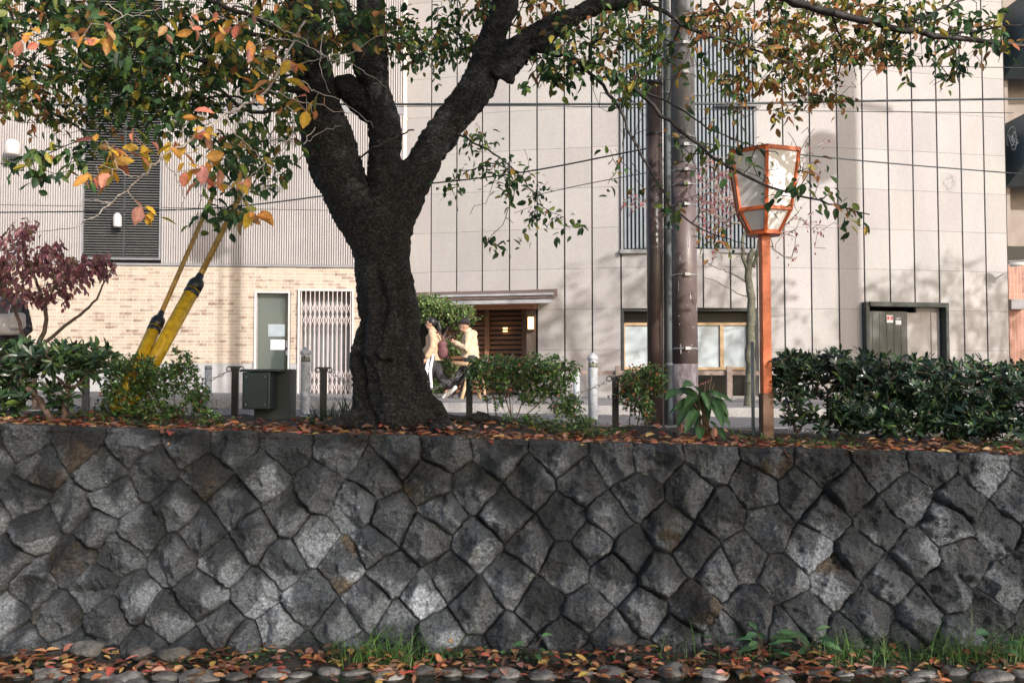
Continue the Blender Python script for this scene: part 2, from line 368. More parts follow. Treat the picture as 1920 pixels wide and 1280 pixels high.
def brick_mat(name, c1, c2, mortar, bw, bh, vertical=False, msz=.006):
    m = bpy.data.materials.new(name); m.use_nodes = True; t = m.node_tree; N = t.nodes; L = t.links; b = N['Principled BSDF']; b.inputs['Roughness'].default_value = .6
    tc = N.new('ShaderNodeTexCoord'); sp = N.new('ShaderNodeSeparateXYZ'); cb = N.new('ShaderNodeCombineXYZ'); L.new(tc.outputs['Object'], sp.inputs[0])
    L.new(sp.outputs['X'], cb.inputs[1 if vertical else 0]); L.new(sp.outputs['Z'], cb.inputs[0 if vertical else 1])
    br = N.new('ShaderNodeTexBrick'); L.new(cb.outputs[0], br.inputs['Vector']); br.inputs['Scale'].default_value = 1
    br.inputs['Brick Width'].default_value = bw; br.inputs['Row Height'].default_value = bh; br.inputs['Mortar Size'].default_value = msz
    br.inputs['Color1'].default_value = (0, 0, 0, 1); br.inputs['Color2'].default_value = (1, 1, 1, 1); br.inputs['Mortar'].default_value = (.5, .5, .5, 1); br.inputs['Mortar Smooth'].default_value = .2
    nz = N.new('ShaderNodeTexNoise'); nz.inputs['Scale'].default_value = 5.5; nz.inputs['Detail'].default_value = 3; L.new(tc.outputs['Object'], nz.inputs['Vector'])
    ad = N.new('ShaderNodeMath'); ad.operation = 'MULTIPLY_ADD'; L.new(br.outputs['Color'], ad.inputs[0]); ad.inputs[1].default_value = .55
    sb = N.new('ShaderNodeMath'); sb.operation = 'MULTIPLY_ADD'; L.new(nz.outputs[0], sb.inputs[0]); sb.inputs[1].default_value = 1.3; sb.inputs[2].default_value = -.42; L.new(sb.outputs[0], ad.inputs[2])
    rp = N.new('ShaderNodeValToRGB'); e = rp.color_ramp.elements; e[0].position = .25; e[0].color = (*c1, 1); e[1].position = .95; e[1].color = (*c2, 1)
    e2 = rp.color_ramp.elements.new(.62); e2.color = (*[(a * .75 + bq * .25) for a, bq in zip(c1, c2)], 1); L.new(ad.outputs[0], rp.inputs[0])
    mx = N.new('ShaderNodeMix'); mx.data_type = 'RGBA'; L.new(br.outputs['Fac'], mx.inputs[0]); L.new(rp.outputs[0], mx.inputs[6]); mx.inputs[7].default_value = (*mortar, 1)
    L.new(mx.outputs[2], b.inputs['Base Color'])
    bp = N.new('ShaderNodeBump'); bp.invert = True; bp.inputs['Strength'].default_value = .6; bp.inputs['Distance'].default_value = .006; L.new(br.outputs['Fac'], bp.inputs['Height']); L.new(bp.outputs[0], b.inputs['Normal'])
    return m
m_brick = brick_mat('cream_brick_tile', (.475, .385, .295), (.21, .13, .09), (.56, .52, .47), .29, .0755, msz=.007)
m_redbrick = brick_mat('red_brick_tile', (.42, .20, .14), (.26, .12, .09), (.45, .36, .31), .42, .085, vertical=True)
# ============================================================ ground, road, bank, water
def sheet(name, xs, ys, zf, m, x_off=None):
    V = [(x + (x_off(y) if x_off else 0), y, zf(x, y)) for y in ys for x in xs]; a = len(xs)
    Fc = [(j * a + i, j * a + i + 1, (j + 1) * a + i + 1, (j + 1) * a + i) for j in range(len(ys) - 1) for i in range(a - 1)]
    return struct(mesh_obj(name, V, Fc, m, smooth=True, origin=(0, 0, 0)))
XW = list(np.linspace(-40, 40, 41))
sheet('ground', [-200, 200], [6.3, 250], lambda x, y: -1.3 if y < 10 else -1.3, m_soil)
sheet('road', XW, [8.8, 10, 11.5, 13.3], lambda x, y: road_z(x, y), m_asph)
sheet('sidewalk', XW, [13.42, 15, 18, 22, 40, 60], lambda x, y: road_z(x, min(y, 18)) + .12, m_walk)
mb = MB()
for i in range(-40, 40):
    x0, x1 = i * .6 + .004, i * .6 + .596; z = road_z(i * .6, 13.3)
    mb.box(x0, x1, 13.28, 13.44, z - .1, z + .125)
struct(mb.build('kerb', m_kerb, bevel=.008))
mb = MB()
for i in range(-40, 40):
    x0, x1 = i * .6 + .004, i * .6 + .596; z = road_z(i * .6, 8.8)
    mb.box(x0, x1, 8.80, 8.94, z - .1, z + .07)
struct(mb.build('planter_kerb', m_kerb, bevel=.008))
mb = MB()
for i in range(-24, 24): mb.box(i * 1.0, i * 1.0 + .999, 10.1, 10.2, road_z(i + .5, 10.1) - .02, road_z(i + .5, 10.1) + .006)
struct(mb.build('road_marking', m_white))
xs = np.linspace(-14, 14, 190); ys = np.linspace(6.32, 8.82, 30)
X, Y = np.meshgrid(xs, ys)
Zs = .028 - .030 * X + .04 * np.clip((Y - 6.4) / 1.0, 0, 1) + (fbm(X * 2, Y * 2, X * 0, 4, 3) - .5) * .07 + (fbm(X * 9, Y * 9, X * 0, 3, 5) - .5) * .03 - .02 * (Y > 8.6)
def mound(cx, cy, r, h): return h * np.exp(-((X - cx) ** 2 + (Y - cy) ** 2) / r ** 2)
Zs = Zs + mound(P(735, 790, 7)[0], 7.1, .55, .07) + mound(P(1210, 790, 7.8)[0], 7.7, .25, .08) + mound(P(960, 790, 7.4)[0], 7.5, .35, .05)
def soilz(x, y): # nearest sample
    i = int(round((x + 14) / 28 * 189)); j = int(round((y - 6.32) / 2.5 * 29)); return Zs[min(max(j, 0), 29), min(max(i, 0), 189)]
g = np.arange(190 * 30).reshape(30, 190)
Fq = np.stack([g[:-1, :-1], g[:-1, 1:], g[1:, 1:], g[1:, :-1]], -1).reshape(-1, 4)
struct(mesh_obj('soil_bed', np.stack([X, Y, Zs], -1).reshape(-1, 3), Fq, m_soil, smooth=True, origin=(0, 0, 0)))
# canal bank
xb = np.linspace(-14, 14, 280); yb = np.linspace(4.6, 6.0, 40); X2, Y2 = np.meshgrid(xb, yb)
WL = -1.215
Zb = np.interp(Y2, [4.6, 5.2, 5.42, 5.6, 6.0], [-1.42, -1.34, -1.24, -1.195, -1.16]) + (fbm(X2 * 3, Y2 * 3, X2 * 0, 4, 9) - .5) * .09 + X2 * .002
def bankz(x, y):
    i = int(round((x + 14) / 28 * 279)); j = int(round((y - 4.6) / 1.4 * 39)); return Zb[min(max(j, 0), 39), min(max(i, 0), 279)]
g = np.arange(280 * 40).reshape(40, 280)
Fq = np.stack([g[:-1, :-1], g[:-1, 1:], g[1:, 1:], g[1:, :-1]], -1).reshape(-1, 4)
struct(mesh_obj('canal_bank', np.stack([X2, Y2, Zb], -1).reshape(-1, 3), Fq, m_bank, smooth=True, origin=(0, 0, 0)))
sheet('canal_water', [-40, 40], [.5, 5.9], lambda x, y: WL, m_water)
sheet('canal_bed', [-40, 40], [.4, 4.7], lambda x, y: -1.5, m_bank)
sheet('near_path', [-60, 60], [-40, .55], lambda x, y: -1.12, m_asph)

# ============================================================ retaining wall of diagonal stones
def make_wall():
    x0, x1 = -6.0, 6.0; nu = 1900; nv = 340
    U, Vv = np.meshgrid(np.linspace(x0, x1, nu), np.linspace(0, 1, nv))
    ztop = .066 - .030 * U; zbot = -1.26 + 0 * U; Hh = (ztop - zbot)
    Wd = Vv * Hh                      # height above base
    # stone centres : diagonal lattice in (u, z below top)
    dep = Hh - Wd
    du, dv = .350, .177; pts = []
    r = np.random.default_rng(5)
    for j in range(0, 10):
        n = int(12 / du) + 3
        for i in range(-1, n):
            cu = x0 + (i + (.5 if j % 2 else 0)) * du; cv = .105 + j * dv
            if j == 0: cv = .092; a, b = .035, .012
            else: a, b = .040, .026
            pts.append((cu + r.normal(0, a), cv + r.normal(0, b), j))
    pts = np.array(pts); K = len(pts)
    wu = U + (fbm(U * 5, dep * 5, U * 0, 3, 21) - .5) * .035 + (fbm(U * 26, dep * 26, U * 0, 2, 24) - .5) * .014
    wv = dep + (fbm(U * 5, dep * 5, U * 0 + 7, 3, 22) - .5) * .035 + (fbm(U * 26, dep * 26, U * 0 + 3, 2, 25) - .5) * .014
    f1 = np.full(U.shape, 9.); f2 = f1.copy(); id1 = np.zeros(U.shape, int)
    p1 = np.zeros(U.shape + (2,)); p2 = p1.copy()
    for k in range(K):
        c0 = max(0, int((pts[k, 0] - .6 - x0) / 12 * nu)); c1 = min(nu, int((pts[k, 0] + .6 - x0) / 12 * nu))
        if c1 <= c0: continue
        su = slice(c0, c1); d = np.hypot(wu[:, su] - pts[k, 0], (wv[:, su] - pts[k, 1]) * 1.0)
        F1 = f1[:, su]; F2 = f2[:, su]; I = id1[:, su]; A = p1[:, su]; B = p2[:, su]
        near = d < F1; mid = (~near) & (d < F2)
        F2[near] = F1[near]; B[near] = A[near]; F1[near] = d[near]; I[near] = k; A[near] = pts[k, :2]
        F2[mid] = d[mid]; B[mid] = pts[k, :2]
    sep = np.maximum(np.linalg.norm(p1 - p2, axis=-1), .05)
    e = (f2 ** 2 - f1 ** 2) / (2 * sep)          # true distance to the joint
    lu = wu - pts[id1, 0]; lv = wv - pts[id1, 1]
    npl = 8; ang = np.arange(npl) * 2 * math.pi / npl + r.uniform(0, 6.28, (K, 1)) + r.normal(0, .4, (K, npl)); sl = r.uniform(.2, 1.3, (K, npl)); ap = r.normal(0, .045, (K, npl, 2)) + r.normal(0, .03, (K, 1, 2)); hp = r.uniform(.095, .165, K); ftone = r.uniform(.5, 1.4, (K, npl)); fbest = np.zeros(U.shape, int)
    slope_ = np.full(U.shape, -9.)
    for q in range(npl):
        cand = sl[id1, q] * (np.cos(ang[id1, q]) * (lu - ap[id1, q, 0]) + np.sin(ang[id1, q]) * (lv - ap[id1, q, 1])) + (fbm(U * 16 + q * 9, dep * 16, U * 0 + id1, 3, 171 + q) - .5) * .035
        better = cand > slope_; fbest[better] = q; slope_ = np.where(better, cand, slope_)
    h = np.clip(hp[id1] - slope_, .008, .17)
    ox, oz = r.uniform(0, 50, K)[id1], r.uniform(0, 50, K)[id1]
    a1 = fbm(U * 10 + ox, dep * 10 + oz, U * 0, 2, 131); a2 = fbm(U * 19 + ox, dep * 19 + oz, U * 0, 2, 133)
    facet = np.minimum(a1 - .45, .5 - a1 * .6) * .08 - np.abs(a2 - .5) * .06      # broken rock faces
    rg = np.abs(fbm(U * 9, dep * 9, U * 0 + pts[id1, 0] * 3, 4, 31) - .5) * 2
    chip = fbm(U * 22, dep * 30, U * 0 + id1, 3, 35) - .5
    t_ = np.clip(e / .009, 0, 1); edge = t_ * t_ * (3 - 2 * t_)
    rnd = np.clip(e / .018, 0, 1) ** .35
    h = (h * 1.0 + .0) * rnd - rg * .030 + chip * .024 + .02 + facet + (np.abs(fbm(U * 45, dep * 45, U * 0 + id1, 3, 37) - .5)) * -.024
    h = h * edge - (1 - edge) * .020 + (fbm(U * 60, dep * 60, U * 0, 2, 41) - .5) * .007
    h = np.where(dep < .03, h * .75 + .02, h)
    ybase = 5.80 + .42 * Vv
    Vx = U; Vy = ybase - h * .97; Vz = zbot + Wd + h * .2
    # colours
    tone = r.lognormal(math.log(.205), .26, K); brown = r.random(K) < .08
    base = np.stack([tone * .93, tone * 1.0, tone * 1.07], -1)
    C = base[id1] * ftone[id1, fbest][..., None]
    bm = (fbm(U * 6, dep * 6, U * 0, 3, 51)); bmask = np.clip((bm - .42) * 6, 0, 1) * brown[id1]
    C = C * (1 - bmask[..., None]) + np.array((.155, .115, .075)) * bmask[..., None] * rng.uniform(.8, 1.1)
    st = np.clip((fbm(U * 7, dep * 5, U * 0 + 9, 4, 61) - .46 + (-lv) * 1.0) * 7, 0, 1)   # darker blotches towards the top of each stone
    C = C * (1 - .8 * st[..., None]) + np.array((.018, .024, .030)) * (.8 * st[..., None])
    big = fbm(U * .9, dep * .9, U * 0, 2, 71); C = C * (.55 + .75 * big)[..., None]
    wet = np.clip(1 - dep / .85, 0, 1); C = C * (1.18 - .50 * wet)[..., None]
    moss = np.clip((fbm(U * 4, dep * 4, U * 0, 3, 81) - .6) * 6, 0, 1)[..., None] * .3 * np.clip(wet * 2, 0, 1)[..., None]
    C = C * (1 - moss) + np.array((.05, .05, .025)) * moss
    jn = np.clip(1 - e / .007, 0, 1)[..., None]; C = C * (1 - .82 * jn)
    # flat top going back
    nb = 24; ub = U[0]; rows = []; cr = []
    for q in range(1, nb):
        s_ = q / (nb - 1); yy = Vy[-1] * (1 - s_) + (6.22 + .26 * s_) * s_
        zz = Vz[-1] * (1 - s_) + (.042 - .030 * ub) * s_ + (fbm(ub * 11, ub * 0 + s_ * 4, ub * 0, 3, 91) - .5) * .04 + .012 * math.sin(math.pi * s_)
        rows.append(np.stack([ub, yy, zz], -1)); cr.append(np.tile((.030, .032, .033), (nu, 1)) * (.6 + .9 * fbm(ub * 5, ub * 0 + s_ * 2, ub * 0, 3, 95))[:, None])
    Vt = np.concatenate([np.stack([Vx, Vy, Vz], -1), np.array(rows)], 0); Ct = np.concatenate([C, np.array(cr)], 0)
    n2 = Vt.shape[0]; g = np.arange(n2 * nu).reshape(n2, nu)
    Fq = np.stack([g[:-1, :-1], g[:-1, 1:], g[1:, 1:], g[1:, :-1]], -1).reshape(-1, 4)
    o = mesh_obj('stone_retaining_wall', Vt.reshape(-1, 3), Fq, m_stone, smooth=True, cols=np.clip(Ct.reshape(-1, 3), 0, 1), origin=(0, 0, 0))
    tag(o, 'dark grey retaining wall of rough stones set diagonally along the canal', 'wall')
make_wall()

# ============================================================ left building: ribbed cladding over cream brick
def yL(px): return 20.2 + .8 * px / 750
def frame_from(O, Q):
    t = np.array((Q[0] - O[0], Q[1] - O[1])); t = t / np.linalg.norm(t)
    return (lambda u, d, z: (O[0] + t[0] * u - t[1] * d, O[1] + t[1] * u + t[0] * d, z)), t
OL = P(0, 712, yL(0)); QL = P(757, 712, yL(757)); FL, tL = frame_from(OL, QL)
def uL(px): q = P(px, 600, yL(px)); return (q[0] - OL[0]) * tL[0] + (q[1] - OL[1]) * tL[1]
def zL(py, px=400): return P(px, py, yL(px))[2]
u0, u1 = uL(-420), uL(756)
B = thing('ribbed_building', 'building with pale vertical ribbed cladding above cream brick tiles', 'building', FL(uL(300), 0, 0))
zc = zL(495); zp = zL(681); zt = 12.0
# ribbed cladding with hole for the louvre window
LU0, LU1, LZ0, LZ1 = uL(151), uL(300), zL(489), zL(8)
def ribs(ua, ub, za, zb, mb):
    pit = .052; n = int((ub - ua) / pit); pts = []
    for i in range(n + 1):
        a = ua + i * (ub - ua) / n; w_ = (ub - ua) / n
        pts += [(a, 0), (a + w_ * .34, 0), (a + w_ * .38, -.034), (a + w_ * .96, -.034)] if i < n else [(a, 0)]
    V = [FL(u, d, z) for z in (za, zb) for u, d in pts]; k = len(pts)
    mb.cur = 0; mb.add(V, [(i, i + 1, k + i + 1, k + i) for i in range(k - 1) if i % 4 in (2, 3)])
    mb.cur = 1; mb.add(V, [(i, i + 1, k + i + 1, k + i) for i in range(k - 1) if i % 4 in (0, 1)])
mb = MB()
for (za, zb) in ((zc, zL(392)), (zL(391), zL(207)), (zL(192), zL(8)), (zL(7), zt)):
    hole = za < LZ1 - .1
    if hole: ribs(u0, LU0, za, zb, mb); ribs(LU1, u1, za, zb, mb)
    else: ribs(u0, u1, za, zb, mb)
mb.build('ribbed_cladding', [m_rib, mat('rib_groove_shade', (.16, .145, .14), (.2, .18, .17), 2, .6)], B)  # recess faces get a darker colour that carries the shade between ribs
mb = MB(); mb.box(u0, LU0 - .001, -.05, .02, zL(206.5), zL(192.5), FL).box(LU1 + .001, u1, -.05, .02, zL(206.5), zL(192.5), FL)
mb.box(u0, u1, -.035, .05, zc - .05, zc - .003, FL); mb.build('flashing', m_band, B)
mb = MB()
for a, b, c, d in ((u0, uL(476), zp, zc - .052), (uL(476), uL(545), zL(545), zc - .052), (uL(545), uL(562), zp, zc - .052), (uL(562), uL(664), zL(541), zc - .052), (uL(664), u1, zp, zc - .052)):
    mb.box(a, b, 0, .3, c, d, FL)
mb.build('brick_wall', m_brick, B)
mb = MB()
ed = [u0 + .9 * i for i in range(int((uL(476) - u0) / .9) + 1)] + [uL(476)]
for a, b in zip(ed[:-1], ed[1:]): mb.box(a + .004, b - .004, -.03, .3, -.3, zp - .004, FL)
mb.build('stone_plinth', m_plinth, B, bevel=.004)
for a, b in ((uL(545), uL(562)), (uL(664), u1)): MB().box(a, b, -.03, .3, -.3, zp - .004, FL).build('stone_plinth', m_plinth, B, bevel=.004)
mb = MB(); mb.box(u0, u1, .31, 6, -.3, zt, FL); mb.build('wall_core', m_band, B)
# louvred window
mb = MB(); f_ = .035
mb.box(LU0, LU0 + f_, -.05, .12, LZ0, LZ1, FL).box(LU1 - f_, LU1, -.05, .12, LZ0, LZ1, FL).box(LU0 + f_, LU1 - f_, -.05, .12, LZ0, LZ0 + f_, FL)
W = mb.build('louvre_window', m_band, B)
mb = MB(); zz = LZ0 + .06
while zz < LZ1 - .03:
    mb.add([FL(LU0 + f_, -.02, zz), FL(LU1 - f_, -.02, zz), FL(LU1 - f_, .04, zz + .03), FL(LU0 + f_, .04, zz + .03), FL(LU0 + f_, -.02, zz - .008), FL(LU1 - f_, -.02, zz - .008)], [(0, 1, 2, 3), (4, 5, 1, 0)]); zz += .058
mb.build('slats', m_louv, W)
mb = MB(); mb.box(LU0 + f_, LU1 - f_, .10, .13, LZ0, LZ1, FL)
mb.box(uL(228), uL(232), -.01, .06, LZ0 + f_, LZ1, FL); mb.build('pane', m_dark, W)
# glass door
du0, du1, dz0, dz1 = uL(477), uL(544), zL(740, 500), zL(546, 500)
mb = MB(); mb.box(du0, du0 + .05, -.03, .3, dz0, dz1, FL).box(du1 - .04, du1, -.03, .3, dz0, dz1, FL).box(du0 + .05, du1 - .04, -.03, .3, dz1 - .04, dz1, FL).box(du0 + .05, du1 - .04, -.03, .3, dz0 - .15, dz0 + .06, FL)
D = mb.build('glass_door', m_alu, B)
mb = MB(); mb.box(du0 + .05, du1 - .04, .16, .19, dz0 + .06, dz1 - .04, FL); mb.build('pane', m_glass, D)
mb = MB(); mb.box(uL(501), uL(533), .150, .157, zL(630, 500), zL(607, 500), FL); pp = mb.build('notice', mat('blue_grey_board', (.26, .31, .34), (.34, .39, .42), 3, .5), D); pp['label'] = 'bluish board taped high on the glass'
mb = MB(); mb.box(uL(506), uL(533), .150, .157, zL(655, 500), zL(636, 500), FL); pp = mb.build('notice', m_paper, D); pp['label'] = 'white printed notice taped under the bluish board'
mb = MB()
for i, (a, b) in enumerate(((512, 521), (509, 527), (510, 518), (509, 528), (510, 524))): mb.box(uL(a), uL(b), .147, .1495, zL(640.5 + i * 2.8, 500), zL(639.7 + i * 2.8, 500), FL)
mb.build('print', m_ink, pp)
mb = MB(); mb.box(uL(536), uL(538), .08, .10, zL(651, 500), zL(638, 500), FL).box(uL(535), uL(540), .12, .155, zL(665, 500), zL(656, 500), FL); mb.build('door_handle', m_white, D)
# step in front of both doors
# folding gate with a white door behind
gu0, gu1, gz0, gz1 = uL(559), uL(664), zL(741, 600), zL(542, 600)
mb = MB(); mb.box(gu0, gu1, -.07, .02, gz1 - .05, gz1, FL).box(gu0, gu0 + .045, -.07, .02, gz0, gz1 - .05, FL).box(gu1 - .045, gu1, -.07, .02, gz0, gz1 - .05, FL)
mb.box(gu0, gu1, -.07, .02, gz0 - .03, gz0, FL)
for q in (563, 594, 627, 658): mb.box(uL(q), uL(q) + .03, -.075, -.03, gz1, gz1 + .035, FL)
G = mb.build('folding_gate', m_alu, B)
mb = MB(); nb = 12
for i in range(nb):
    a = gu0 + .075 + (gu1 - gu0 - .15) * i / (nb - 1); mb.box(a - .008, a + .008, -.052, -.03, gz0, gz1 - .05, FL)
mb.build('gate_bars', m_gate, G)
mb = MB()
st = (gu1 - gu0 - .15) / (nb - 1)
def lat(z0, rows):
    for i in range(nb - 1):
        for k in range(rows):
            a = gu0 + .075 + st * i; z = z0 + k * .27
            for (p, q) in (((a, z), (a + st, z + .27)), ((a, z + .27), (a + st, z))):
                mb.tube([FL(p[0], -.026, p[1]), FL(q[0], -.026, q[1])], .007, 4)
lat(zL(612, 600), 2); mb.build('gate_lattice', m_gate, G); mb = MB(); lat(zL(738, 600), 2)
mb.build('gate_lattice', m_gate, G)
mb = MB(); mb.box(gu0 + .02, gu1 - .02, .5, .55, gz0 - .1, gz1, FL).box(gu0 + .02, gu0 + .03, .02, .5, gz0, gz1, FL).box(gu1 - .03, gu1 - .02, .02, .5, gz0, gz1, FL); mb.build('porch_recess', m_dark, B)
mb = MB(); mb.box(uL(569), uL(640), .40, .45, gz0, zL(572, 600), FL)
mb.cur = 1; mb.box(uL(602), uL(618), .385, .398, zL(606, 600), zL(604.5, 600), FL).box(uL(623), uL(630), .385, .398, zL(643, 600), zL(641.7, 600), FL).box(uL(621), uL(632), .385, .398, zL(652, 600), zL(650.6, 600), FL)
DD = mb.build('white_door', [m_white, m_ink], B)
mb = MB(); mb.box(uL(598), uL(614), .38, .398, zL(681, 600), zL(661, 600), FL).box(uL(600), uL(612), .37, .378, zL(663, 600), zL(661.5, 600), FL); mb.build('mail_slot', m_gate, DD)
m_y2 = mat('sticker_yellow', (.8, .65, .02)); m_b2 = mat('sticker_blue', (.06, .09, .35))
mb = MB(); mb.cur = 0; mb.add([FL(uL(579), .385, zL(588, 600)), FL(uL(587), .385, zL(588, 600)), FL(uL(583), .385, zL(577, 600))], [(0, 1, 2)])
mb.cur = 1; mb.add([FL(uL(583), .380, zL(584, 600)), FL(uL(588), .380, zL(584, 600)), FL(uL(586), .380, zL(578, 600))], [(0, 1, 2)]); mb.build('sticker', [m_b2, m_y2], DD)
mb = MB(); mb.box(uL(643), uL(659), .40, .45, gz0, gz1, FL); mb.build('brick_pier', m_brick, B)
# wall fittings
def fitting(px0, px1, py0, py1, name, label, cat, d=.14):
    mb = MB(); a, b = uL(px0), uL(px1); c, e_ = zL(py1, px0), zL(py0, px0); r = (b - a) / 2; q = FL((a + b) / 2, -d - r, c)
    mb.lathe(q, [(0, r * .9), (.02, r), ((e_ - c) * .6, r), ((e_ - c) * .85, r * .85), (e_ - c, r * .4)], 20)
    mb.box((a + b) / 2 - .03, (a + b) / 2 + .03, -d - r, -.023, c + .05, c + .1, FL)
    tag(mb.build(name, m_alu), label, cat)
fitting(13, 42, 268, 297, 'wall_dome', 'white domed fitting mounted on the ribbed cladding at far left', 'dome fitting')
fitting(214, 230, 402, 428, 'wall_sensor', 'small white cylindrical fitting in front of the dark louvred window', 'wall fitting', .08)

# ============================================================ curved stone-panel building
PX = [757, 808, 856, 904, 955, 1007, 1058.5, 1110, 1164, 1215, 1266, 1318, 1369, 1419, 1470, 1520.5, 1572, 1620, 1668, 1714, 1760, 1805, 1848, 1889]
def yC(px): return float(np.interp(px, [700, 765, 960, 1165, 1300, 1440, 1660, 1885, 1950], [21.9, 21.6, 21.0, 20.55, 20.35, 20.5, 20.9, 21.5, 21.7]))
PC = [P(px, 450, yC(px)) for px in PX]
def zC(py, px=1300): return P(px, py, yC(px))[2]
Bc = thing('stone_panel_building', 'pale curved building clad in granite panels with dark vertical joints', 'building', (PC[12][0], PC[12][1], 0))
lev = [-.72 + .907 * k + .075 for k in range(0, 15)]  # joint at z~1.09 
lev = [zC(654.5) - .905 + .905 * (k) for k in range(-1, 14)]
zgate = zC(550, 950); wz0, wz1 = zC(742), zC(578); lz0, lz1 = zC(466), zC(46); sz1 = zC(570, 1700)
panel, back = MB(), MB()
def cut(i, z0, z1):
    holes = []
    if i <= 4: holes.append((-9, zgate))
    if 8 <= i <= 12: holes += [(wz0, wz1), (lz0, lz1)]
    if i in (17, 18): holes.append((-9, sz1 - .06))
    seg = [(z0, z1)]
    for h0, h1 in holes:
        ns = []
        for a, b in seg:
            if h1 <= a or h0 >= b: ns.append((a, b)); continue
            if h0 > a: ns.append((a, h0))
            if h1 < b: ns.append((h1, b))
        seg = ns
    return seg
FRS = []
for i in range(len(PC) - 1):
    fr, t = frame_from(PC[i], PC[i + 1]); Lw = math.hypot(PC[i + 1][0] - PC[i][0], PC[i + 1][1] - PC[i][1]); FRS.append((fr, Lw))
    for k in range(len(lev) - 1):
        for a, b in cut(i, lev[k], lev[k + 1]): 
            if b - a > .03: panel.box(.017, Lw - .017, 0, .035, a + .0020, b - .0020, fr)
    for a, b in cut(i, -.5, lev[-1]): back.box(0, Lw, .036, .25, a, b, fr)
pn = panel.build('stone_panels', m_panel, Bc, bevel=.003)
at = pn.data.color_attributes.new('Col', 'FLOAT_COLOR', 'POINT'); tn = np.repeat(rng.normal(1, .035, (panel.n // 8, 1)) * np.array((1, 1, 1)) + rng.normal(0, .008, (panel.n // 8, 3)), 8, 0); at.data.foreach_set('color', np.concatenate([tn, np.ones((len(tn), 1))], 1).astype(np.float32).ravel())
back.build('wall_backing', m_dark, Bc)
# side wall at the right end and roof core
mb = MB(); a, b = PC[0], PC[-1]
mb.add([(b[0], b[1], -.5), (b[0] + .5, b[1] + 8, -.5), (b[0] + .5, b[1] + 8, 12), (b[0], b[1], 12), (a[0], a[1], -.5), (a[0], a[1] + 8, -.5), (a[0], a[1] + 8, 12), (a[0], a[1], 12)], [(0, 1, 2, 3), (4, 5, 6, 7), (1, 5, 6, 2), (3, 2, 6, 7)])
mb.build('side_wall', m_panel0, Bc)
def chordframe(i0, i1): fr, t = frame_from(PC[i0], PC[i1]); return fr, math.hypot(PC[i1][0] - PC[i0][0], PC[i1][1] - PC[i0][1])
# tall louvred window bay
fr, Lw = chordframe(8, 13)
mb = MB(); mb.box(0, .05, -.06, .3, lz0, lz1, fr).box(Lw - .05, Lw, -.06, .3, lz0, lz1, fr).box(.05, Lw - .05, -.02, .3, lz1 - .05, lz1, fr)
mb.box(-.03, Lw + .03, -.12, .3, lz0 - .09, lz0 - .004, fr); W = mb.build('louvre_bay', m_band, Bc)
mb = MB(); mb.box(.05, Lw - .05, .16, .2, lz0, lz1 - .05, fr); mb.build('bay_panel', m_finback, W)
mb = MB(); n = 33
for i in range(n):
    a = .10 + (Lw - .2) * i / (n - 1); mb.box(a - .022, a + .022, -.03, .06, lz0 + .03, lz1 - .06, fr)
mb.build('bay_fins', m_fin, W)
mb = MB()
for py in (345, 192, 130): z = zC(py); MB().box(.05, Lw - .05, .061, .11, z - .02, z + .02, fr).build('bay_rail', m_dark, W)
mb = MB(); z = zC(196); mb.tube([fr(2.1, -.12, z), fr(Lw + .1, -.12, z)], .045, 12); mb.build('shade_roller', m_zinc, W)
mb = MB()
for q in (PC[8], PC[11]): pass
# low window with blinds
mb = MB(); mb.box(0, .06, -.01, .5, wz0, wz1, fr).box(Lw - .09, Lw, -.01, .5, wz0, wz1, fr).box(.06, Lw - .09, -.01, .5, wz1 - .05, wz1, fr)
W = mb.build('shop_window', m_dark, Bc)
mb = MB(); mb.box(.06, Lw - .09, .30, .33, wz0, wz1 - .05, fr); mb.build('pane', m_glassd, W)
def wu(px): q = P(px, 650, yC(px)); return (q[0] - PC[8][0]) * ((PC[13][0] - PC[8][0]) / Lw) + (q[1] - PC[8][1]) * ((PC[13][1] - PC[8][1]) / Lw)
mb = MB(); mb.box(.06, Lw - .09, .18, .26, zC(608), zC(603), fr).box(.06, Lw - .09, .18, .26, zC(693), zC(688), fr)
for px in (1170, 1265, 1358): mb.box(wu(px) - .04, wu(px) + .04, .17, .27, zC(688), zC(608), fr)
mb.build('wooden_sash', m_woodl, W)
mb = MB()
for a, b in ((1174, 1261), (1269, 1354), (1362, 1403)): mb.box(wu(a), wu(b), .22, .235, zC(688) + .002, zC(608) - .002, fr)
mb.build('blind', m_blind, W)
# entrance recess, awning, slatted gate, lamp
fr, Lw = chordframe(0, 5); gA = (PC[5][0] - PC[0][0]) / Lw, (PC[5][1] - PC[0][1]) / Lw
def gu(px, dd=0, py=600):   # u on the entrance chord at inward depth dd seen at pixel px
    lo, hi = -5, 10
    for _ in range(40):
        m_ = (lo + hi) / 2; q = fr(m_, dd, 1); pxx = 960 + F * q[0] / (q[1] * _c + (1 - CZ) * _s)
        if pxx < px: lo = m_
        else: hi = m_
    return m_
E = MB(); E.box(-.3, Lw, 1.6, 1.7, -.3, zgate + .3, fr).box(Lw - .02, Lw + .0, .25, 1.6, -.3, zgate + .2, fr).box(-.3, Lw, .25, 1.6, zgate, zgate + .02, fr)
E = E.build('entrance_recess', m_dark, Bc)
mb = MB(); zg = zC(566, 950)
mb.box(gu(897, 1.1), gu(985, 1.1), 1.1, 1.13, -.1, zg, fr); mb.cur = 1
z = 0.05
while z < zg - .05:
    mb.box(gu(840, 1.05), gu(986, 1.05), 1.0, 1.07, z, z + .075, fr); z += .115
mb.cur = 2
for px in (914, 984): mb.box(gu(px, .97) - .06, gu(px, .97) + .05, .93, 1.08, -.1, zg, fr)
mb.build('slatted_door', [m_dark, m_wood, mat('door_stile', (.22, .11, .06), (.3, .16, .09), 5, .6)], Bc)
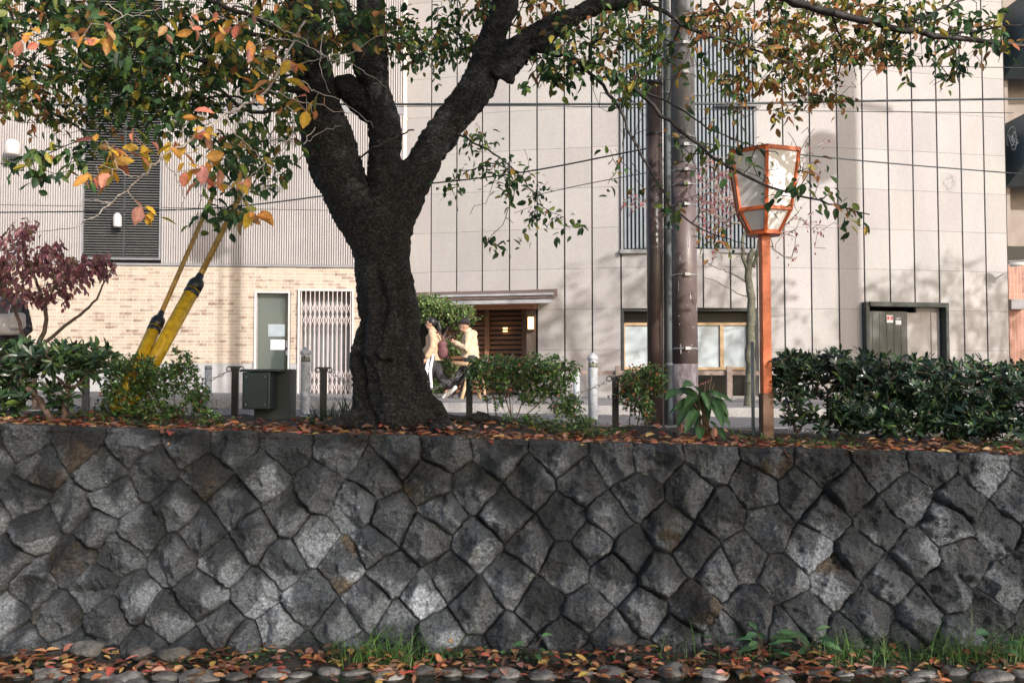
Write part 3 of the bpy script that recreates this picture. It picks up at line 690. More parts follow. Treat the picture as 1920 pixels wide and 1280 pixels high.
mb = MB(); mb.box(gu(989, .1), gu(1006, .1), .0, .35, -.1, zg, fr); mb.build('entrance_post', mat('post_plaster', (.10, .075, .06), (.15, .11, .09), 6, .8), Bc)
mb = MB(); mb.box(gu(992, .0), gu(1003, .0), -.12, -.02, zC(617, 998), zC(595, 998), fr)
lp = mb.build('wall_lamp', m_lamp, Bc, bevel=.01)
mb = MB(); mb.box(gu(991, 0), gu(992, 0), -.13, -.01, zC(619, 998), zC(593, 998), fr).box(gu(1003, 0), gu(1004, 0), -.13, -.01, zC(619, 998), zC(593, 998), fr).box(gu(992, 0), gu(1003, 0), -.13, -.01, zC(595, 998) + .003, zC(593, 998), fr).box(gu(992, 0), gu(1003, 0), -.13, -.01, zC(619, 998), zC(617, 998) - .003, fr)
mb.build('lamp_frame', m_wood, lp)
mb = MB(); mb.box(gu(943, .9), gu(951, .9), .9, .92, zC(612, 950), zC(609.5, 950), fr).box(gu(943, .9), gu(951, .9), .9, .92, zC(617.5, 950), zC(615, 950), fr); mb.build('glow_slot', m_lamp, Bc)
mb = MB(); zt_ = zC(551, 950); r0, r1 = gu(700), gu(1045)
mb.cur = 0; mb.add([fr(r0, -.5, zt_ - .07), fr(r1, -.5, zt_ - .07), fr(r1, 0.1, zt_ + .12), fr(r0, .1, zt_ + .12), fr(r0, -.5, zt_ - .16), fr(r1, -.5, zt_ - .16), fr(r1, .1, zt_ - .05), fr(r0, .1, zt_ - .05)], [(0, 1, 2, 3), (4, 7, 6, 5), (0, 4, 5, 1), (1, 5, 6, 2), (0, 3, 7, 4)])
mb.cur = 1; mb.box(r0, r1 + .01, -.53, -.49, zt_ - .085, zt_ - .04, fr).box(r0, r1 + .01, -.52, -.485, zt_ - .26, zt_ - .18, fr)
mb.cur = 2; mb.box(gu(800), r1 - .45, -.35, .0, zt_ - .36, zt_ - .19, fr)
mb.build('awning', [m_roof, m_zinc, m_wood], Bc)
# service door
fr, Lw = chordframe(17, 20); s0 = zC(568, 1700); s1 = -.4
mb = MB(); mb.box(-.08, 0, -.18, .1, s1, s0, fr).box(Lw, Lw + .07, -.22, .1, s1, s0, fr).box(0, Lw, -.22, .1, s0 - .10, s0, fr)
W = mb.build('service_doorway', mat('door_frame_green', (.018, .028, .028), (.035, .048, .046), 8, .5), Bc)
mb = MB(); mb.box(0.06, Lw * .53, -.06, -.02, s1, s0 - .2, fr)
for q in range(5): mb.box(.06 + Lw * .47 * (q + .5) / 5 - .012, .06 + Lw * .47 * (q + .5) / 5 + .012, -.068, -.0605, s1, s0 - .22, fr)
mb.build('dark_door', mat('door_green', (.035, .04, .038), (.06, .062, .056), 3, .5), W)
mb = MB(); mb.box(Lw * .54, Lw - .12, -.04, .0, s1, s0 - .22, fr); mb.build('stone_leaf', m_panel0, W)
mb = MB(); mb.box(Lw * .54 + .58, Lw * .54 + .60, -.0445, -.041, s1, s0 - .22, fr); mb.build('leaf_joint', m_dark, W)
m_red = mat('sign_red', (.55, .03, .03)); 
def su(px): return (P(px, 600, 20.9)[0] - PC[17][0]) / ((PC[20][0] - PC[17][0]) / Lw)
mb = MB(); mb.cur = 0; mb.box(su(1659), su(1672), -.085, -.078, zC(605, 1660), zC(591, 1660), fr)
mb.cur = 1; mb.box(su(1660), su(1671), -.089, -.086, zC(600, 1660), zC(593, 1660), fr)
mb.cur = 0
for k in range(3): mb.box(su(1663), su(1668), -.093, -.0905, zC(599.2 - k * 2.2, 1660), zC(598.2 - k * 2.2, 1660), fr)
mb.cur = 2; mb.box(su(1661), su(1670), -.089, -.086, zC(603.3, 1660), zC(602.5, 1660), fr)
mb.build('warning_sign', [m_paper, m_red, m_ink], W)
mb = MB(); mb.cur = 0; mb.box(su(1677), su(1688), -.085, -.078, zC(609, 1680), zC(601, 1680), fr)
mb.cur = 1
for a, b, c, d in ((1678, 1679, 597, 599), (1680, 1682, 595.5, 596.5), (1681, 1682, 596.5, 598.5), (1683, 1684.3, 597.5, 598.5), (1685, 1687, 595.5, 596.4), (1686, 1687, 596.4, 598.4)): mb.box(su(a), su(b), -.085, -.078, zC(d, 1680), zC(c, 1680), fr)
mb.cur = 2
for k in range(3): mb.box(su(1678), su(1686), -.089, -.086, zC(607.6 - k * 2, 1680), zC(607.2 - k * 2, 1680), fr)
mb.build('white_notice', [m_paper, m_white, m_ink], W)

def cctv(p, s, label, rz=0):
    mb = MB(); a = math.cos(rz); b = math.sin(rz)
    f = lambda u, d, z: (p[0] + (u * a - d * b) * s, p[1] + (u * b + d * a) * s, p[2] + z * s)
    mb.tube([f(-.13, -.05, -.02), f(.13, .03, .0)], .045 * s, 12); mb.box(-.15, .14, -.06, .06, .045, .055, f); mb.tube([f(.05, .0, .0), f(.1, .1, .02), f(.1, .25, .04)], .018 * s, 8)
    tag(mb.build('security_camera', m_white), label, 'security camera')
cctv(P(780, 387, 21.35), 1.0, 'small white security camera on the granite wall beside the trunk', .4)
cctv(P(1908, 494, 20.9), 1.2, 'white security camera at the right edge above the red brick tiles', -.5)
# downpipes at the corner between the two buildings
mb = MB(); x, y, _ = P(757, 300, 21.2); mb.tube([(x, y, -.1), (x, y, 11)], .07, 12)
for z in (2, 4.2, 6.4, 8.6): mb.lathe((x, y, z), [(0, .085), (.05, .085)], 12)
tag(mb.build('downpipe', mat('cream_pipe', (.62, .55, .46), (.68, .62, .53), 4, .5)), 'cream downpipe in the corner between the two buildings', 'downpipe')

# ============================================================ right hand building
x0, y0, _ = P(1893, 450, 22.2); fr = lambda u, d, z: (x0 + u, y0 + d, z)
def zR(py): return P(1905, py, 22.2)[2]
R = thing('corner_building', 'building at the right edge with navy balconies and red brick tiles below', 'building', (x0, y0, 0))
mb = MB(); mb.box(0, 9, .6, 9, -.5, 12, fr).box(-.15, .09, .1, .6, zR(460), 12, fr); mb.build('wall', m_beige, R)
mb = MB(); mb.box(-.12, 9, .0, .598, -.5, zR(495), fr); mb.build('brick_wall', m_redbrick, R)
mb = MB()
for a, b in ((350, 232), (148, 20), (-60, -190)):
    mb.add([fr(-.05, -1.1, zR(a) + .5), fr(9, -1.1, zR(a) + .5), fr(9, -1.1, zR(b)), fr(-.05, -1.1, zR(b)), fr(-.05, .0, zR(a)), fr(9, 0, zR(a)), fr(9, .0, zR(b)), fr(-.05, .0, zR(b))], [(0, 1, 2, 3), (4, 7, 6, 5), (0, 4, 5, 1), (0, 3, 7, 4), (2, 6, 7, 3)])
mb.build('balcony', m_navy, R)
mb = MB(); mb.box(-.1, 9, .05, .55, zR(494), zR(461), fr); mb.build('window', m_glassd, R)
mb = MB(); mb.box(-.15, .25, -.3, -.01, zR(581), zR(563), fr); tag(mb.build('meter_box', m_band), 'small grey box fixed to the red brick tiles at right edge', 'box')

# ============================================================ low wooden rail before the shop window
xa = P(1075, 700, 19.4)[0]; xe = P(1440, 700, 19.4)[0]; zf = lambda py: P(1200, py, 19.4)[2]
Fn = thing('wooden_rail_fence', 'low weathered wooden rail fence in front of the shop window', 'fence', ((xa + xe) / 2, 19.4, 0))
mb = MB(); mb.box(xa, xe, 19.37, 19.43, zf(703), zf(695)); mb.build('rail', m_woodg, Fn)
for px in (1083, 1158, 1262, 1366, 1436):
    x = P(px, 700, 19.4)[0]; mb = MB(); mb.box(x - .055, x + .055, 19.29, 19.365, -.1, zf(686)); mb.build('post', m_woodg, Fn)
mb = MB()
for i in range(12): mb.box(xa + i * .36, xa + i * .36 + .34, 19.2, 19.6, -.1, .09 + .03 * (i % 3)); 
mb.build('stone_footing', m_kerb, Fn, bevel=.02)

# ============================================================ utility pole, thin pole, pipe
Yp = 9.1
def upole():
    bx, _, _ = P(1285, 790, Yp); mp_ = M(Yp); zb = -.1; z1 = P(1285, 682, Yp)[2]; z2 = P(1285, 312, Yp)[2]; r = 23.5 * mp_
    T = thing('utility_pole', 'thick utility pole, grey concrete above and brown sheeted below', 'utility pole', (bx, Yp, 0))
    def ring(z0_, z1_, ra, rb, m, name, n=28):
        mb = MB(); mb.lathe((bx, Yp, 0), [(z0_, ra), (z1_, rb)], n); return mb.build(name, m, T)
    ring(zb, z1, r * 1.04, r * 1.02, m_polesc, 'scuffed_base'); ring(z2, 13.4, r * .96, r * .72, m_conc, 'shaft')
    for py, t in ((655, .9), (518, .9), (350, .9), (388, .6), (324, .9), (278, .6), (145, .6), (90, .9), (262, 1.5)):
        z = P(1285, py, Yp)[2]; mb = MB(); mb.lathe((bx, Yp, z), [(0, r * 1.05), (.014 * t, r * 1.05)], 24); mb.box(bx - .02, bx + .03, Yp - r * 1.05 - .025, Yp - r * 1.03, z - .008, z + .022); mb.build('strap', m_steel, T)
    mb = MB(); mb.lathe((bx, Yp, 0), [(z1, r * 1.03), (z2, r * .99)], 28); mb.cur = 1; rr = random.Random(3)
    for k in range(34):   # flaked paint flecks on the sheeting
        a = -math.pi / 2 + rr.uniform(-1.2, 1.2); z = rr.uniform(z1 + .1, z1 + 1.3); w_ = rr.uniform(.004, .009); hgt = w_ * rr.uniform(1, 1.6) if k % 6 else rr.uniform(.04, .13)
        q = []
        for da, dz in ((-1, -1), (1, -1), (.6, 1), (-.8, .8)): aa = a + da * w_ / r * .6; q.append((bx + math.cos(aa) * r * 1.036, Yp + math.sin(aa) * r * 1.036, z + dz * hgt * .5))
        mb.add(q, [(0, 1, 2, 3)])
    mb.build('brown_sheet', [m_polebr, mat('fleck', (.45, .42, .42))], T)
    # transformer and arms high above
    mb = MB(); mb.lathe((bx - .75, Yp + .1, 9.6), [(0, .30), (.05, .34), (.85, .34), (.95, .2), (1.0, .05)], 20); mb.tube([(bx - .75, Yp, 10.3), (bx, Yp, 10.3)], .05); mb.tube([(bx - .75, Yp, 9.8), (bx, Yp, 9.8)], .05); mb.build('transformer', m_band, T)
    mb = MB(); mb.box(bx - 1.3, bx + 1.3, Yp - .05, Yp + .05, 12.3, 12.4).box(bx - 1, bx + 1, Yp - .05, Yp + .05, 11.2, 11.3); mb.build('cross_arm', m_steel, T)
    mb = MB(); mb.tube([(bx + r, Yp, P(1285, 180, Yp)[2]), (bx + r + .14, Yp - .02, P(1285, 180, Yp)[2])], .007); mb.ball((bx + r + .14, Yp - .02, P(1285, 180, Yp)[2]), .014); mb.build('step_bolt', m_band, T)
upole()
x, y, _ = P(1229, 790, 8.9); r = 14.5 * M(8.9)
T = thing('brown_pole', 'slim dark brown steel pole left of the thick utility pole', 'pole', (x, y, 0))
mb = MB(); mb.lathe((x, y, 0), [(-.1, r), (P(1229, 160, 8.9)[2], r)], 24); mb.build('shaft', m_thin, T)
mb = MB(); z = P(1229, 160, 8.9)[2]; mb.lathe((x, y, z), [(0, r * 1.06), (.03, r * 1.06), (.035, r * .9)], 24); mb.build('cap', m_dark, T)
mb = MB(); z = P(1229, 255, 8.9)[2]; mb.lathe((x, y, z), [(0, r * 1.05), (.02, r * 1.05)], 20); mb.tube([(x + r, y, z + .02), (x + r + .05, y, z + .02)], .02); mb.build('clamp', m_dark, T)
mb = MB(); z = P(1229, 560, 8.9)[2]
mb.tube([(x - .02, y + r + .01, z + 3), (x - .02, y + r + .01, 0)], .012); mb.build('rear_conduit', m_black, T)
x, y, _ = P(1255, 790, 8.85)
mb = MB(); mb.lathe((x, y, 0), [(-.1, 6.3 * M(8.85)), (11, 6.3 * M(8.85))], 16)
for z in (.6, 1.9, 3.2, 4.5): mb.lathe((x, y, z), [(0, .04), (.03, .04)], 16)
tag(mb.build('conduit_pipe', m_pipe), 'narrow blue-grey conduit pipe between the two poles', 'pipe')
x, y, _ = P(1249, 790, 9.2)
mb = MB(); mb.box(x - .045, x + .03, y - .03, y + .03, -.1, 11)
tag(mb.build('cable_cover', m_black), 'black cable cover behind the blue-grey pipe', 'cable cover')
mb = MB(); mb.tube([(P(1244, 790, 8.8)[0], 8.8, 0), (P(1244, 200, 8.8)[0], 8.8, P(1244, 0, 8.8)[2] + 1)], .006, 6)
mb.tube([P(1241, 60, 8.8), P(1238, 140, 8.7), P(1243, 160, 8.75)], .006, 6)
tag(mb.build('earth_wire', m_steel), 'pale thin wire running down beside the brown pole', 'wire')

# ============================================================ orange lantern
def lantern():
    Yl = 7.5; m_ = M(Yl); bx, _, _ = P(1437, 800, Yl); zb = soilz(bx, Yl) - .05
    T = thing('street_lantern', 'orange hexagonal paper-style street lantern on an orange square post', 'lantern', (bx, Yl, 0))
    def Z(py): return P(1437, py, Yl)[2]
    a = .14; ca, sa = math.cos(a), math.sin(a)
    rot = lambda u, d, z: (bx + u * ca - d * sa, Yl + u * sa + d * ca, z)
    hw = 8.6 * m_
    mb = MB(); mb.box(-hw, hw, -hw, hw, Z(737), Z(437), rot); mb.build('post', m_orange, T, bevel=.004)
    mb = MB(); mb.box(-hw * 1.22, hw * 1.22, -hw * 1.22, hw * 1.22, zb, Z(737), rot); mb.build('post_wrap', m_brownwrap, T, bevel=.004)
    Rt, Rm, Rb = 70 * m_, 53 * m_, 29 * m_; zt_, zm, zl = Z(291), Z(397), Z(437); ph = math.radians(-90 - 10)
    def C(R, k, z, s=1): an = ph + k * math.pi / 3; return np.array((bx + R * s * math.cos(an), Yl + R * s * math.sin(an), z))
    def bar(mb, p, q, w_=.014, d=.014):
        p, q = np.array(p), np.array(q); dr = unit(q - p); rad = (p + q) / 2 - np.array((bx, Yl, (p[2] + q[2]) / 2)); rad[2] = 0; rad = unit(rad)
        rad = unit(rad - dr * rad.dot(dr)); sd_ = np.cross(dr, rad); V = []
        for e_ in (p - dr * .004, q + dr * .004):
            for i, j in ((-1, -1), (1, -1), (1, 1), (-1, 1)): V.append(e_ + sd_ * w_ * i + rad * d * j)
        mb.add(V, [(0, 3, 2, 1), (4, 5, 6, 7), (0, 1, 5, 4), (1, 2, 6, 5), (2, 3, 7, 6), (3, 0, 4, 7)])
    mb = MB()
    for k in range(6):
        bar(mb, C(Rt, k, zt_), C(Rm, k, zm), .014, .013); bar(mb, C(Rm, k, zm), C(Rb, k, zl), .014, .013)
        bar(mb, C(Rt, k, zt_), C(Rt, k + 1, zt_), .016, .016); bar(mb, C(Rm, k, zm), C(Rm, k + 1, zm), .015, .015); bar(mb, C(Rb, k, zl), C(Rb, k + 1, zl), .014, .014)
    fcap = lambda R, z0_, z1_: mb.add([C(R, k, z0_) for k in range(6)] + [C(R, k, z1_) for k in range(6)], [(5, 4, 3, 2, 1, 0), (6, 7, 8, 9, 10, 11)] + [(k, (k + 1) % 6, 6 + (k + 1) % 6, 6 + k) for k in range(6)])
    fcap(Rb * 1.18, zl - .022, zl - .006); mb.build('lantern_frame', m_orange, T, bevel=.002)
    mb = MB()
    for k in range(6):
        mb.add([C(Rt, k, zt_, .985), C(Rt, k + 1, zt_, .985), C(Rm, k + 1, zm, .985), C(Rm, k, zm, .985)], [(0, 1, 2, 3)])
        mb.add([C(Rm, k, zm, .985), C(Rm, k + 1, zm, .985), C(Rb, k + 1, zl, .985), C(Rb, k, zl, .985)], [(0, 1, 2, 3)])
    pn = mb.build('milky_panels', m_milk, T); so = pn.modifiers.new('t', 'SOLIDIFY'); so.thickness = .004
    mb = MB(); mb.lathe((bx, Yl, zl + .01), [(0, .04), (.05, .04), (.08, .055), (.2, .06), (.24, .03)], 16); mb.build('bulb', m_white, T)
    mb = MB(); mb.add([C(Rt, k, zt_ + .02) for k in range(6)] + [C(0, 0, zt_ + .05)], [(k, (k + 1) % 6, 6) for k in range(6)]); mb.build('lid', m_orange, T)
    mb = MB(); xx = bx - .085; mb.tube([(xx, Yl + .08, zb), (xx, Yl + .08, Z(640))], .014, 8); mb.build('cable_tube', m_pipe, T)
lantern()

# ============================================================ bollards
def bollard():
    Y0 = 11.6; x, _, _ = P(572, 782, Y0); m_ = M(Y0); r = 8.9 * m_; z0 = road_z(x, Y0); H = P(572, 650, Y0)[2] - z0
    T = thing('bollard', 'stout pale bollard with onion-shaped cap left of the tree trunk', 'bollard', (x, Y0, z0), 'capped bollards along the kerb')
    L = lambda *pr: MB().lathe((x, Y0, z0), pr, 24)
    L((-.05, r * 1.02), (H * .77, r), (H * .775, r)).build('shaft', m_bollard, T)
    L((H * .776, r * .97), (H * .835, r * .97)).build('olive_band', m_olive, T)
    L((H * .836, r), (H * .86, r * 1.02), (H * .872, r * .85), (H * .885, r * 1.05), (H * .92, r * 1.12), (H * .945, r * .95), (H * .975, r * .45), (H, r * .08)).build('cap', m_bollard, T)
    mb = MB(); mb.ball((x, Y0 - r, z0 + H * .85), .012); mb.build('bolt', m_dark, T)
    return T
b0 = bollard(); x, _, _ = P(1112, 785, 11.6)
dup(b0, (x, 11.6, road_z(x, 11.6)), 'stout pale bollard with onion-shaped cap, right of the vine hedge')
def thin_bollard(px, pyt, Y0, label):
    x, _, _ = P(px, 740, Y0); z0 = road_z(x, Y0) - .02; H = P(px, pyt, Y0)[2] - z0; r = 6.6 * M(Y0)
    T = thing('slim_bollard', label, 'bollard', (x, Y0, z0), 'slim bollards on the far kerb')
    mb = MB(); mb.lathe((x, Y0, z0), [(0, r), (H - .06, r)], 20); mb.build('shaft', m_bollard, T)
    mb = MB(); mb.lathe((x, Y0, z0), [(H - .059, r * 1.02), (H - .01, r * 1.02), (H, r * .7)], 20); mb.build('cap', m_zinc, T)
thin_bollard(390, 685, 13.1, 'slim pale bollard left of the green utility cabinet'); thin_bollard(1081, 690, 13.1, 'slim white bollard just left of the capped bollard by the hedge')

# ============================================================ chain posts and chains
Yc = 8.3
def chain_post(px, pyt, label, first=None):
    x, _, _ = P(px, 780, Yc); z0 = soilz(x, Yc) - .05; z1 = P(px, pyt, Yc)[2]; hw = 6 * M(Yc)
    T = thing('chain_post', label, 'post', (x, Yc, z0), 'black chain fence posts')
    mb = MB(); mb.box(x - hw, x + hw, Yc - hw * .6, Yc + hw * .6, z0, z1 - .012); mb.build('post', m_black, T, bevel=.003)
    mb = MB(); mb.box(x - .055, x + .055, Yc - .012, Yc + .012, z1 - .011, z1)
    for s in (-1, 1):
        mb.tube([(x + s * .055 + s * math.sin(a) * .022, Yc, z1 - .027 + math.cos(a) * .022) for a in np.linspace(0, 2 * math.pi, 13)], .005, 6)
    mb.build('scroll_top', m_black, T); return x, z1
ps = [chain_post(160, 690, 'black iron post among the leaves at left of the yellow guy guards'), chain_post(440, 686, 'black iron chain post just left of the green cabinet'), chain_post(606, 688, 'black iron chain post between capped bollard and tree trunk'), chain_post(880, 690, 'black iron post under the left end of the vine hedge'), chain_post(1154, 704, 'black iron chain post right of the capped bollard')]
def chain(p, q, sag, label, y0=Yc, y1=Yc):
    p = np.array((p[0] + .07, y0, p[1] - .05)); q = np.array((q[0] - .07, y1, q[1] - .05)); L = np.linalg.norm(q - p) * 1.03; n = int(L / .038); mb = MB()
    for i in range(n):
        t0, t1 = i / n, (i + 1) / n; c = lambda t: p + (q - p) * t - np.array((0, 0, sag * 4 * t * (1 - t)))
        a, b = c(t0), c(t1); d = unit(b - a); a = a - d * .006; b = b + d * .006; s = np.array((0, 1, 0)) if i % 2 else np.cross(d, (0, 1, 0)); wd = .010
        mb.tube([a, a + (b - a) * .2 + s * wd, a + (b - a) * .8 + s * wd, b, a + (b - a) * .8 - s * wd, a + (b - a) * .2 - s * wd, a], .0038, 5)
    tag(mb.build('chain', m_steel if False else m_zinc), label, 'chain', 'chains of the post and chain fence')
chain(ps[0], ps[1], .16, 'chain sagging behind the ivy between the two leftmost iron posts')
chain(ps[2], ps[3], .20, 'chain passing behind the tree trunk')
chain(ps[3], ps[4], .17, 'chain hanging behind the vine hedge')

# ============================================================ green cabinet
def cabinet():
    Yb = 7.9; bx = P(495, 790, Yb)[0]; T = thing('utility_cabinet', 'dark green metal utility cabinet on short legs beside the trunk', 'cabinet', (bx, Yb, 0))
    X = lambda px: P(px, 740, Yb)[0]; Z = lambda py: P(495, py, Yb)[2]
    mb = MB(); mb.box(X(455), X(507), Yb - .02, Yb + .22, Z(767), Z(697)); mb.build('front_box', m_box, T, bevel=.008)
    mb = MB(); mb.box(X(459), X(503), Yb - .034, Yb - .021, Z(763), Z(701)); mb.cur = 1
    for px, py in ((463, 706), (499, 706), (463, 758), (499, 758)): mb.ball((X(px), Yb - .036, Z(py)), .006)
    mb.build('door', [m_box, m_zinc], T)
    mb = MB(); mb.box(X(462), X(534), Yb + .23, Yb + .42, Z(792), Z(691)); c = mb.build('rear_box', m_boxg, T, bevel=.008)
    mb = MB(); mb.box(X(453), X(522), Yb - .04, Yb + .30, Z(697) + .002, Z(692)); mb.build('lid', m_box, T, bevel=.004)
    for px in (474, 492):
        mb = MB(); mb.lathe((X(px), Yb + .08, 0), [(-.1 + .012 * i, .022 + .004 * (i % 2)) for i in range(18)], 12); mb.build('conduit', m_pipe, T)
cabinet()

# ============================================================ yellow guy-wire guards
def guard(name_lbl, pts, Y0, Y1):
    (bx, by), (cx, cy), (tx, ty) = pts[0], pts[1], pts[2]
    def PT(x, y):
        t = (by - y) / (by - ty); return P(x, y, Y0 + (Y1 - Y0) * t)
    B_, C_, T_ = PT(bx, by), PT(cx, cy), PT(tx, ty)
    T = thing('guy_wire_guard', name_lbl, 'guy guard', tuple(B_), 'yellow guards on the guy wires')
    m_ = M(Y0); rw = pts[3] * m_; rt = pts[4] * m_
    mb = MB(); mb.tube([B_, C_], rw, 20); mb.build('thick_sleeve', m_yel, T)
    d = unit(C_ - B_); d2 = unit(T_ - C_)
    mb = MB(); mb.tube([C_ - d * .05, C_ - d * .045, C_ - d * .012, C_ - d * .011], [rw * 1.02, rw * 1.09, rw * 1.09, rw * 1.02], 20)
    mb.tube([C_ + d * .004, C_ + d * .008, C_ + d * .07, C_ + d * .10, C_ + d2 * .115, C_ + d2 * .16], [rw * 1.0, rw * 1.09, rw * 1.09, rw * .9, rt * 1.4, rt * 1.15], 20); mb.build('rubber_cap', m_rubber, T)
    mb = MB(); mb.tube([C_ + d2 * .05, T_], rt, 14); mb.build('thin_sleeve', m_yelw, T)
    if pts[5]:
        q = C_ + (T_ - C_) * pts[5]; mb = MB(); mb.tube([q, q + d2 * .06], rt * 1.25, 14); mb.build('joint', m_rubber, T)
    top = T_ + (T_ - C_) * 2.5; mb = MB(); mb.tube([T_, top], .006, 6); mb.build('guy_wire', m_steel, T)
guard('thinner leaning yellow guy guard, left of the pair, ringed in black', [(218, 768), (291, 613), (402, 360), 12.5, 4.8, .80], 7.5, 8.7)
guard('thicker leaning yellow guy guard, right of the pair, with black cap', [(236, 772), (362, 543), (468, 332), 14, 6.0, 0], 7.6, 8.6)

# ============================================================ overhead wires
def wire(pts, r, name, label, sub=10):
    pl = Plant(); ids = pl.path(pts, r, r, sub=sub); mb = MB(); mb.tube([pl.p[i] for i in ids], r, 6)
    return tag(mb.build(name, m_wire), label, 'overhead cable')
wire([P(-200, 198, 14), P(400, 196, 13.5), P(1280, 195, 12.6), P(1600, 190, 13.6), P(2100, 183, 15)], .016, 'overhead_cable', 'thick overhead cable crossing the granite facade near its top')
wire([P(700, 200, 13.4), P(1000, 199, 13), P(1280, 204, 12.6), P(1500, 208, 13.3), P(1900, 212, 14.5)], .006, 'overhead_cable', 'thin slack line just under the thick overhead cable')
wire([P(-100, 399, 12), P(200, 396, 11.5), P(430, 388, 11), P(680, 358, 10.5), P(960, 326, 10), P(1170, 287, 9.5), P(1262, 268, 9.1)], .008, 'overhead_cable', 'sagging dark line passing behind the trunk fork')
wire([P(1262, 262, 9.1), P(1500, 290, 10), P(1700, 309, 11.5), P(1940, 328, 13)], .008, 'overhead_cable', 'dark line from the pole sloping down to the right edge')
wire([P(1500, 120, 14), P(1700, 124, 14), P(1960, 128, 14.5)], .006, 'overhead_cable', 'thin line high across the pale panels at upper right')
wire([P(1005, 366, 12), P(1100, 345, 11), P(1262, 315, 9.3)], .005, 'overhead_cable', 'thin line reaching the pole from left below the sagging one')
mb = MB(); c = P(1900, 262, 20)
for k in range(6):
    R_ = .07 + .016 * k; an = np.linspace(0, 2 * math.pi * .9, 25) + k; tl = .5 * k
    mb.tube([(c[0] + .05 * math.sin(k * 2.3) + R_ * math.cos(a) * .8, c[1] + .1 * math.sin(a + tl), c[2] + .02 * k * math.sin(k * 3) + R_ * 1.3 * math.sin(a)) for a in an], .004, 5)
tag(mb.build('cable_coil', m_pipe), 'coil of spare cable hanging at the corner of the right building', 'cable coil')
